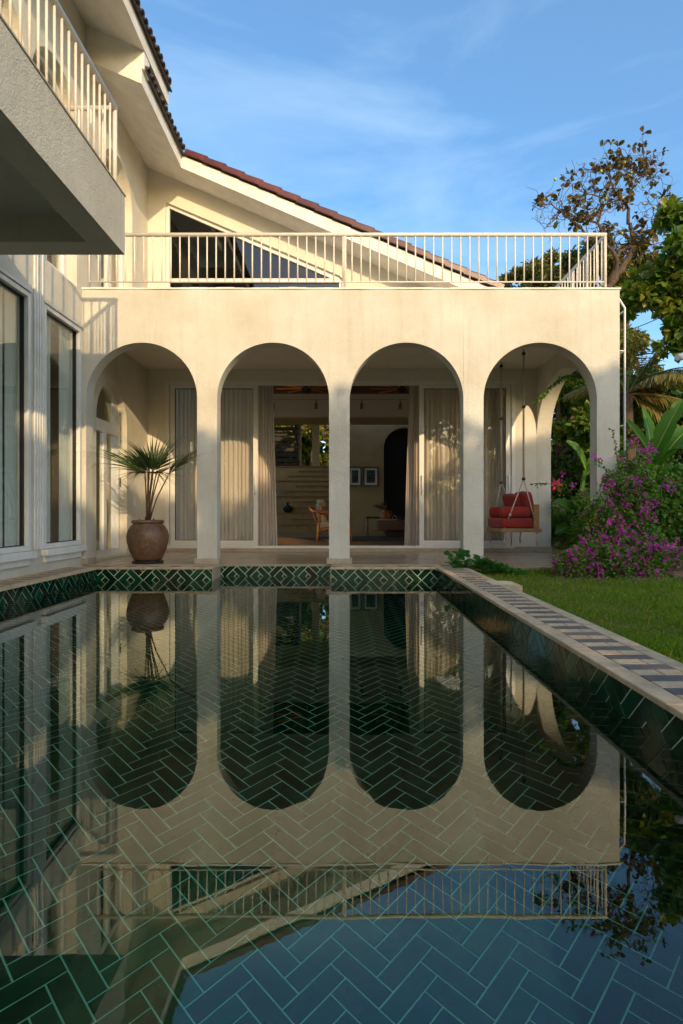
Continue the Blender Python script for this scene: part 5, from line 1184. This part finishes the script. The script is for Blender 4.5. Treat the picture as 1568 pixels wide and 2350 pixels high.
for i, (a, b, w_, n_, s_) in enumerate([
    ((1497,1050,7.9),(1432,955,7.6),0.15,(0.3,-1,0.4),0.03), ((1490,1070,7.9),(1568,905,7.7),0.24,(-0.5,-0.9,0.5),0.06), ((1500,1085,7.9),(1600,955,7.8),0.22,(-0.4,-0.8,0.7),0.10),
    ((1492,1075,7.9),(1430,1010,7.7),0.20,(0.2,-0.8,0.7),0.10), ((1498,1090,7.9),(1445,1060,7.4),0.22,(0.1,-0.5,1),0.15), ((1500,1085,7.9),(1575,1010,7.3),0.22,(-.3,-.6,1),0.15), ((1495,1060,8.0),(1475,930,8.3),0.20,(0.3,-1,0.1),0.04), ((1505,1100,7.9),(1590,1075,7.5),0.2,(0,-0.5,1),0.2)]):
    banana_leaf(ban, BP(*a), BP(*b), w_, n_, s_, i)
bx2, by2 = pt(1320, 1150, 9.6).x, 9.6
ban2 = thing('banana_plant', 'young banana plant seen through the side arch of the porch', 'banana plant', (bx2, by2, LAWN))
def BQ(dx, dy, d=9.6): p = pt(dx, dy, d); return (p.x-bx2, p.y-by2, p.z-LAWN)
for i, (a, b, w_) in enumerate([((1345,1080,9.6),(1298,1000,9.4),0.17), ((1350,1080,9.6),(1385,950,9.6),0.2), ((1330,1200,9.6),(1268,1140,9.3),0.26), ((1325,1210,9.6),(1272,1215,9.3),0.22), ((1345,1090,9.6),(1395,1050,9.4),0.2)]):
    banana_leaf(ban2, BQ(*a), BQ(*b), w_, (0.1,-0.9,0.6), 0.12, 30+i)
MB().tube([(0,0,0), (0.05,0,0.7), (0.16,0,BQ(0,1080)[2])], [0.06, 0.05, 0.03], 8).build('stem', M['leaf_banana'], ban2)

# --- bougainvillea and shrubs
def stems(parent, base, targets, r=0.012, mat='bark'):
    m = MB()
    for c in targets:
        c = Vector(c); k = 6; o = Vector((random.gauss(0,.06), random.gauss(0,.06), .08))
        m.tube([Vector((0,0,0)) + c*(i/k) + o*math.sin(PI*i/k) for i in range(k+1)], [r*(1-0.7*i/k) for i in range(k+1)], 5, False)
    return m.build('stem', M[mat], parent)
def flowers(name, p, parent, size=(0.018, 0.028)):
    """three papery bracts round each point, in small trusses"""
    q = []
    for c in p:
        for _ in range(random.randint(3, 8)): q.append(c + RNG.normal(size=3)*0.026)
    q = np.array(q); n = len(q); P_ = np.repeat(q, 3, 0); d = RNG.normal(size=(n*3, 3)); d[:, 2] += 0.3; d[:, 1] -= 0.3; nn = RNG.normal(size=(n*3, 3))
    V, F = leaf_arrays(P_, d, nn, RNG.uniform(size[0], size[1], n*3), 0.95, 0.35, 0.5, 0.0)
    return link(name, np_mesh(name, V, F, M['flower'], np.repeat(RNG.random(n), 3)), parent, kind='stuff')
def shrub(name, label, base, vols, nleaf, mat, leaf=(0.03, 0.05), wr=0.7, nfl=0, cat='shrub', group=None, flower_front=True, sprays=0):
    t = thing(name, label, cat, base, group=group); B = np.array(base); P_ = []; O_ = []; tot = sum(r[0]*r[2] for c, r in vols); fl = []
    tg = []
    for c, r in vols:
        c = np.array(c)-B; n = int(nleaf*r[0]*r[2]/tot)
        # ragged: several lobes per volume
        k = 11; w_ = RNG.dirichlet(np.ones(k)*4)
        for j in range(k):
            dv = nrm(RNG.normal(size=(1, 3)))[0]; cc = c + dv*np.array(r)*0.62; rr_ = np.array(r)*RNG.uniform(0.32, 0.55)
            pp, oo = ell(cc, rr_, int(n*w_[j]*1.0)+5, 0.35); P_.append(pp); O_.append(oo)
        pp, oo = ell(c, np.array(r), n//3, 0.2); P_.append(pp); O_.append(oo)
        tg += [tuple(c + RNG.normal(size=3)*np.array(r)*0.45) for _ in range(9)]
        if nfl:
            m_ = int(nfl*r[0]*r[2]/tot); pp, oo = ell(c, np.array(r)*1.04, m_*3, 0.93); sel = oo[:, 1] < 0.25; fl.append(pp[sel][:m_])
    for _ in range(sprays):                                     # long arching shoots that leave the outline
        c, r = vols[random.randrange(len(vols))]; c = np.array(c)-B; dv = nrm(RNG.normal(size=(1, 3)) + np.array([[0, -.3, .6]]))[0]; st = c + dv*np.array(r)*0.8; L_ = RNG.uniform(0.12, 0.32); n = int(L_*110)
        tt = RNG.random(n); sh = st + dv*L_*tt[:, None]; sh[:, 2] -= 0.25*L_*tt**2; P_.append(sh + RNG.normal(size=(n, 3))*0.012); O_.append(np.tile(dv, (n, 1)))
        if nfl and random.random() < .5: fl.append((st + dv*L_)[None, :] + RNG.normal(size=(2, 3))*0.02)
    P_ = np.concatenate(P_); O_ = np.concatenate(O_); ok = P_[:, 2] > 0.01; P_, O_ = P_[ok], O_[ok]
    stems(t, base, tg); leaves('foliage', P_, M[mat], t, leaf, wr, O_, up=0.6, hang=0.15, patch=3)
    if nfl: f_ = np.concatenate(fl); flowers('blossom', f_[f_[:, 2] > 0.02], t)
    return t
shrub('bougainvillea', 'low bougainvillea mound covered in magenta flowers at the edge of the lawn', (2.95, 6.42, LAWN),
    [((2.52, 6.32, 0.07), (.26, .20, .17)), ((2.85, 6.36, 0.10), (.34, .24, .22)), ((3.22, 6.40, 0.08), (.34, .24, .24)), ((3.50, 6.45, 0.14), (.24, .2, .16)), ((2.75, 6.50, 0.22), (.2, .16, .16)), ((3.05, 6.5, .25), (.3, .15, .2))], 13500, 'leaf_bush', (0.024, 0.044), 0.72, 330, sprays=16)
shrub('bougainvillea', 'taller bougainvillea climbing the right corner pier with magenta sprays', (3.2, 6.72, LAWN),
    [((2.95, 6.62, 0.50), (.22, .16, .24)), ((3.22, 6.66, 0.62), (.24, .16, .30)), ((3.12, 6.68, 0.95), (.20, .14, .17)), ((3.42, 6.80, 0.85), (.20, .18, .24)), ((3.00, 6.6, 0.30), (.22, .16, .2)), ((3.35, 6.62, 0.38), (.22, .16, .2)), ((3.38, 6.95, 1.13), (.15, .16, .13)), ((2.78, 6.62, .62), (.08,.08,.1))], 7600, 'leaf_bush', (0.024, 0.044), 0.72, 110, sprays=44)
shrub('hibiscus_shrub', 'leafy green shrub with round leaves right of the bougainvillea', (3.95, 7.2, LAWN),
    [((3.72, 7.1, 0.75), (.28, .25, .38)), ((4.05, 7.15, 0.65), (.32, .28, .45)), ((4.35, 7.2, 0.7), (.3, .3, .5)), ((3.85, 7.1, 0.28), (.3, .25, .3)), ((4.2, 7.1, .3), (.35, .25, .3)), ((3.6, 7.2, 1.0), (.2, .2, .16)), ((3.95, 7.25, 1.08), (.25, .2, .12)), ((4.35, 7.25, 1.15), (.25, .2, .12))], 9000, 'leaf_bush', (0.04, 0.075), 0.62, 12, sprays=20)
shrub('garden_shrub', 'low dense shrub growing beside the porch beyond the side arch', (3.75, 8.4, LAWN),
    [((3.62, 7.9, 0.35), (.24, .4, .38)), ((3.7, 8.8, 0.35), (.3, .45, .4)), ((3.9, 9.4, 0.5), (.35, .4, .5)), ((4.2, 8.8, .5), (.3, .5, .5)), ((3.75, 8.2, 0.75), (.2, .3, .2)), ((3.75, 10.0, 0.35), (.3, .3, .4))], 9000, 'leaf_bush', (0.04, 0.08), 0.5, 20, sprays=14)
shrub('garden_shrub', 'dark leafy shrub deep in the garden behind the mesh crate', (4.6, 11.3, LAWN),
    [((4.6, 11.4, .5), (.5, .4, .6)), ((5.3, 11.4, .7), (.6, .4, .8)), ((6.2, 11.2, .8), (.7, .4, .9)), ((7.2, 11, .8), (.7, .4, .9)), ((8.2, 10.8, .8), (.8, .4, .9)), ((6.2, 9.8, .6), (.7, .4, .7)), ((5.3, 9.4, .5), (.5, .4, .55)), ((5.0, 12.3, 1.3), (.7, .4, .8)), ((6.3, 12.3, 1.2), (.8, .4, .9)), ((4.3, 12.4, .6), (.6, .4, .7))], 16000, 'leaf_dark', (0.08, 0.14), 0.5)
# small plant with yellow leaves by the pavers
yp = thing('croton', 'small plant with a few bright yellow leaves at the right photo edge', 'plant', (3.93, 6.75, LAWN))
mye = mat_leaf('yellow_leaf', [(0.45, 0.38, 0.02), (0.38, 0.36, 0.03)], 0.4, 0.3)
def big_leaf(parent, base, d, L_, w_, mat, name='leaf', up=(0,0,1)):
    d = Vector(d).normalized(); s_ = d.cross(Vector(up)).normalized(); n_ = s_.cross(d); B = Vector(base); vs = []
    pr = (0, .35, .8, 1.0, .9, .62, .25, 0); K = len(pr)-1
    for k, q in enumerate(pr):
        t = k/K; c = B + d*L_*t + n_*(0.10*L_*math.sin(PI*t)) - Vector((0,0,1))*0.18*L_*t*t
        vs += [c + s_*q*w_/2 + n_*q*w_*0.12, c, c - s_*q*w_/2 + n_*q*w_*0.12]
    return MB().add(vs, [f for k in range(K) for f in ((3*k, 3*k+1, 3*k+4, 3*k+3), (3*k+1, 3*k+2, 3*k+5, 3*k+4))], True).build(name, mat, parent)
for i in range(7): a = i*0.9; big_leaf(yp, (0.02*math.cos(a), 0.02*math.sin(a), 0.16+0.01*i), (math.cos(a), math.sin(a)-.4, 0.35), 0.13, 0.05, mye if i % 2 == 0 else M['leaf_bush'])
MB().tube([(0,0,0), (0,0,0.23)], 0.006, 6).build('stem', M['bark'], yp)
lp_ = thing('sword_plant', 'tuft of long strap leaves between the bougainvillea and the yellow plant', 'plant', (3.62, 6.78, LAWN))
for i in range(12): a = random.uniform(0, 2*PI); big_leaf(lp_, (0,0,0.02), (math.cos(a)*.5, math.sin(a)*.5, 1), random.uniform(.28, .42), 0.035, M['leaf_banana'])
# pavers
pv = MB().prism([(3.50, 6.10), (4.6, 6.10), (4.6, 7.0), (3.50, 7.0)], [], FZ(LAWN-0.04), 0, 0.03).build('garden_path', M['soil'], kind='structure')
mpv = mat_basic('terracotta_paver', (0.36, 0.22, 0.14), 0.8, (0.26, 0.16, 0.10), 12, 6, 0.3, 80, rnd=.15)
for k in range(5):
    for j in range(3): o = MB().box(3.56+j*0.34, 3.56+j*0.34+0.32, 6.16+k*0.16, 6.16+k*0.16+0.10, LAWN-0.02, LAWN+0.012).build('paver', mpv, pv)

# --- creeper with heart shaped leaves on the far corner of the coping
crp = thing('creeper', 'trailing creeper with glossy heart shaped leaves over the far coping corner', 'creeper', (1.5, 6.72, -0.01))
hl = []
for v in range(3):
    m = MB(); pr = [(0, 0), (.42, -.08), (.52, .18), (.40, .55), (.16, .85), (0, 1.0)]; w_ = (0.88, 1.0, 0.8)[v]; vs = []
    for x, y in pr: vs += [(-x*w_, y, 0.16*abs(x) - 0.12*y*y), (0, y if x else y, -0.12*y*y), (x*w_, y, 0.16*abs(x) - 0.12*y*y)]
    m.add(vs, [f for k in range(5) for f in ((3*k, 3*k+1, 3*k+4, 3*k+3), (3*k+1, 3*k+2, 3*k+5, 3*k+4))], True); hl.append(m.mesh('leaf', M['leaf_creeper']))
vine = MB()
for k in range(7): vine.tube([(random.uniform(-.3,.45), random.uniform(-.1,.08), random.uniform(.0,.03)) for _ in range(5)], 0.004, 5, False)
vine.build('stem', M['leaf_creeper'], crp)
for i in range(185):
    t = random.random(); x = -0.33 + 0.82*t + random.gauss(0, .03); y = random.gauss(-0.02-0.16*max(0, t-.35), 0.075); hmax = 0.16*math.sin(PI*min(1, t*0.75+0.32))+0.02; z = random.uniform(0.0, 1)*hmax - (0.06 if x > -0.1 else 0)
    o = link('leaf', hl[i % 3], crp, (x, y, z)); s_ = random.uniform(0.055, 0.095); o.scale = (s_, s_, s_)
    o.rotation_euler = (random.uniform(0.2, 1.15), random.uniform(-.5, .5), PI + random.gauss(0, .9))
vine = MB().tube([(0.05,0,0.08), (0.10,0,0.17), (0.16,0,0.21), (0.2,0,0.25)], 0.002, 4).build('tendril', M['leaf_creeper'], crp)

# --- bougainvillea shoots crossing the arches
def shoot(name, label, pts_, dens, ls, fl=0, parent=None):
    P0 = Vector(pts_[0]); t = thing(name, label, 'vine', tuple(P0)); pr = [Vector(p)-P0 for p in pts_]; MB().tube(pr, [0.005]+[0.003]*(len(pr)-1), 5, False).build('stem', M['bark'], t); Q = []
    for i in range(len(pr)-1):
        n = max(2, int((pr[i+1]-pr[i]).length*dens))
        for k in range(n): Q.append(pr[i].lerp(pr[i+1], random.random()) + Vector((random.gauss(0,.008), random.gauss(0,.008), random.gauss(-.008,.01))))
    leaves('foliage', np.array([tuple(q) for q in Q]), M['leaf_bush'], t, ls, 0.75, None, up=0.3, hang=0.6)
    if fl: flowers('blossom', np.array([tuple(pr[-1-(i % len(pr))]+Vector((random.gauss(0,.05),0,random.gauss(0,.03)))) for i in range(fl)]), t)
shoot('bougainvillea_shoot', 'leafy shoot arching across the top of the side arch', [D3(1368,905,7.6), D3(1350,872,7.65), D3(1320,859,7.7), D3(1290,866,7.7), D3(1265,885,7.7), D3(1245,908,7.7), D3(1222,925,7.7)], 170, (0.028, 0.05))
shoot('bougainvillea_shoot', 'short leafy shoot pointing left in front of the side arch pier', [D3(1310,1125,7.0), D3(1285,1115,7.0), D3(1262,1110,6.95), D3(1240,1109,6.9), D3(1222,1110,6.9)], 90, (0.024, 0.04), 0)
shoot('bougainvillea_shoot', 'shoot with pink flowers crossing in front of the red lantern', [D3(1365,1160,6.9), D3(1340,1132,6.9), D3(1318,1118,6.9), D3(1295,1105,6.9), D3(1275,1112,6.9)], 90, (0.02, 0.035), 4)
shoot('bougainvillea_shoot', 'thin wispy shoot rising against the right corner pier', [D3(1420,1070,6.9), D3(1412,1020,6.9), D3(1405,985,6.9), D3(1395,982,6.9)], 70, (0.02, 0.035), 0)
shoot('bougainvillea_shoot', 'flowering shoot climbing the foot of the white ladder', [D3(1430,1120,7.0), D3(1425,1080,7.0), D3(1432,1050,7.0), D3(1448,1020,7.0)], 160, (0.022, 0.04), 9)

# --- plant leaning in at the left edge
lfp = thing('leafy_plant', 'dark leafy plant tip poking in at the left edge above the coping', 'plant', (-3.0, 4.45, -0.0))
for i, (d_, L_) in enumerate([((0.45, 0.55, 0.25), .34), ((0.7, 0.25, 0.35), .3), ((0.1, -.6, 0.8), .32), ((-.3, .3, 0.9), .3), ((.5, -.5, .5), .3)]): big_leaf(lfp, (0,0,0.02), d_, L_, 0.09, M['leaf_dark'])

# --- grass
n = 62000
u = RNG.random(n); yy = 1.2 + (6.85-1.2)*RNG.random(n)**0.85; xr = np.maximum(PX1+0.36, 0.577*yy+1.1); xx = PX1+0.34 + (xr-(PX1+0.34))*RNG.random(n)
ok = ~((xx < 3.38) & (yy > 6.705)) & ~((xx > 3.52) & (yy > 6.15)) & ~((xx < 1.52) & (yy > 4.96) & (yy < 5.34)); xx, yy = xx[ok], yy[ok]; n = len(xx)
p = np.stack([xx, yy, np.full(n, LAWN-0.018)], 1); clump = 0.5+0.5*np.sin(xx*5.1+1.3*np.sin(yy*3.3))*np.sin(yy*4.3+xx)
d = RNG.normal(size=(n, 3))*0.62; d[:, 2] = RNG.uniform(0.5, 1.2, n); nn = RNG.normal(size=(n, 3)); Ln = RNG.uniform(0.022, 0.055, n)*(0.75+0.5*clump)
V, F = leaf_arrays(p, d, nn, Ln, 0.13, 0.1, 0.5, 0.25)
link('grass', np_mesh('grass', V, F, M['grass'], (RNG.random(n)*0.7+0.3*clump) % 1.0), None, kind='stuff', label='short green lawn grass right of the pool coping', cat='grass')
n = 1500; xx = RNG.uniform(1.45, 3.4, n); yy = 6.70 - np.abs(RNG.normal(size=n))*0.05; xx2 = RNG.uniform(PX1+0.34, 1.9, n); 
p = np.stack([xx, yy, np.full(n, LAWN-0.018)], 1); d = RNG.normal(size=(n, 3))*0.4; d[:, 2] = 1; V, F = leaf_arrays(p, d, RNG.normal(size=(n, 3)), RNG.uniform(0.05, 0.11, n), 0.09, 0.1, 0.5, 0.25)
link('tall_grass', np_mesh('tall_grass', V, F, M['grass'], RNG.random(n)), None, kind='stuff', label='longer grass blades along the foot of the porch platform', cat='grass')

n = 170; xx = np.clip(RNG.normal(2.95, 0.55, n), 1.6, 3.9); yy = 6.2 - np.abs(RNG.normal(0, 0.28, n))
V, F = leaf_arrays(np.stack([xx, yy, np.full(n, LAWN+0.012)], 1), np.stack([RNG.normal(size=n), RNG.normal(size=n), np.full(n, .1)], 1), np.tile((0., 0., 1.), (n, 1)) + RNG.normal(size=(n, 3))*.2, RNG.uniform(.014, .024, n), 0.9, 0.2, 0.5, 0)
link('fallen_petals', np_mesh('fallen_petals', V, F, M['flower'], RNG.random(n)), None, kind='stuff', label='fallen magenta petals scattered on the grass before the bougainvillea', cat='petals')
n = 260; xx = RNG.uniform(1.5, 3.8, n); yy = RNG.uniform(1.8, 6.6, n)
V, F = leaf_arrays(np.stack([xx, yy, np.full(n, LAWN+0.008)], 1), np.stack([RNG.normal(size=n), RNG.normal(size=n), np.full(n, .1)], 1), np.tile((0., 0., 1.), (n, 1)) + RNG.normal(size=(n, 3))*.3, RNG.uniform(.015, .04, n), 0.5, 0.2, 0.5, 0)
link('dry_litter', np_mesh('dry_litter', V, F, mat_leaf('dry_leaf', [(0.18,0.11,0.05),(0.24,0.17,0.07)], 0.8, 0.1), RNG.random(n)), None, kind='stuff', label='dry brown leaf litter scattered in the lawn', cat='leaf litter')

# --- trees on the street side behind the viewer: they throw the shade on the lower walls
def shade(label, base, cl, n=125): clump_tree('street_tree', label, base, 3.2, cl, n, 'leaf_bg', (0.16, 0.26), 0.6, 0.16, group='garden trees at the open end of the pool', sub=9, hang=0.2)
shade('tall garden tree at the pool end whose crown shades the middle column', (6.2, -9.0, LAWN), [((6.15, -9, 6.55), .95), ((5.6, -9, 5.6), 1.1), ((6.8, -9, 5.5), 1.1), ((6.2, -9, 4.3), 1.4), ((7.7, -9.2, 5.3), 1.2)])
shade('tall garden tree at the pool end whose crown shades the right corner pier', (9.4, -9.0, LAWN), [((9.4, -9, 6.5), 1.1), ((10.4, -9, 5.8), 1.2), ((8.6, -9.2, 5.0), 1.3), ((9.6, -9, 4.0), 1.6), ((7.9, -9, 6.1), .9), ((11.5, -9, 4.5), 1.6), ((10.2, -9, 7.2), .8), ((9.9, -9, 6.8), .9)])
shade('tall garden tree at the pool end whose crown shades the left wing', (3.6, -9.0, LAWN), [((4.6, -9, 6.35), .85), ((4.5, -9, 5.4), 1.0), ((3.4, -9, 5.3), 1.0), ((2.3, -9, 5.6), 1.0), ((2.8, -9, 4.2), 1.4), ((4.6, -9, 4.2), 1.3), ((1.2, -9.2, 5.2), 1.1)], 85)
shade('low spreading garden tree under the tall ones at the pool end', (7.5, -9.6, LAWN), [((7.4, -9.5, 3.0), 1.5), ((5.4, -9.5, 2.6), 1.4), ((9.6, -9.5, 2.4), 1.5), ((3.4, -9.5, 2.4), 1.4), ((7.0, -9.5, 1.2), 1.5), ((4.6, -9.5, 1.0), 1.4)], 85)

hd = thing('hedge', 'unseen clipped hedge added behind the viewer to block low sky in reflections', 'hedge', (2.0, -10.8, LAWN))  # added out of view to cover the bright sky gap mirrored in the glass
pp = RNG.uniform((-9, -0.6, 0.0), (15, 0.6, 3.8), (26000, 3)); leaves('foliage', pp, M['leaf_bg'], hd, (0.12, 0.2), 0.6, None, up=0.3)
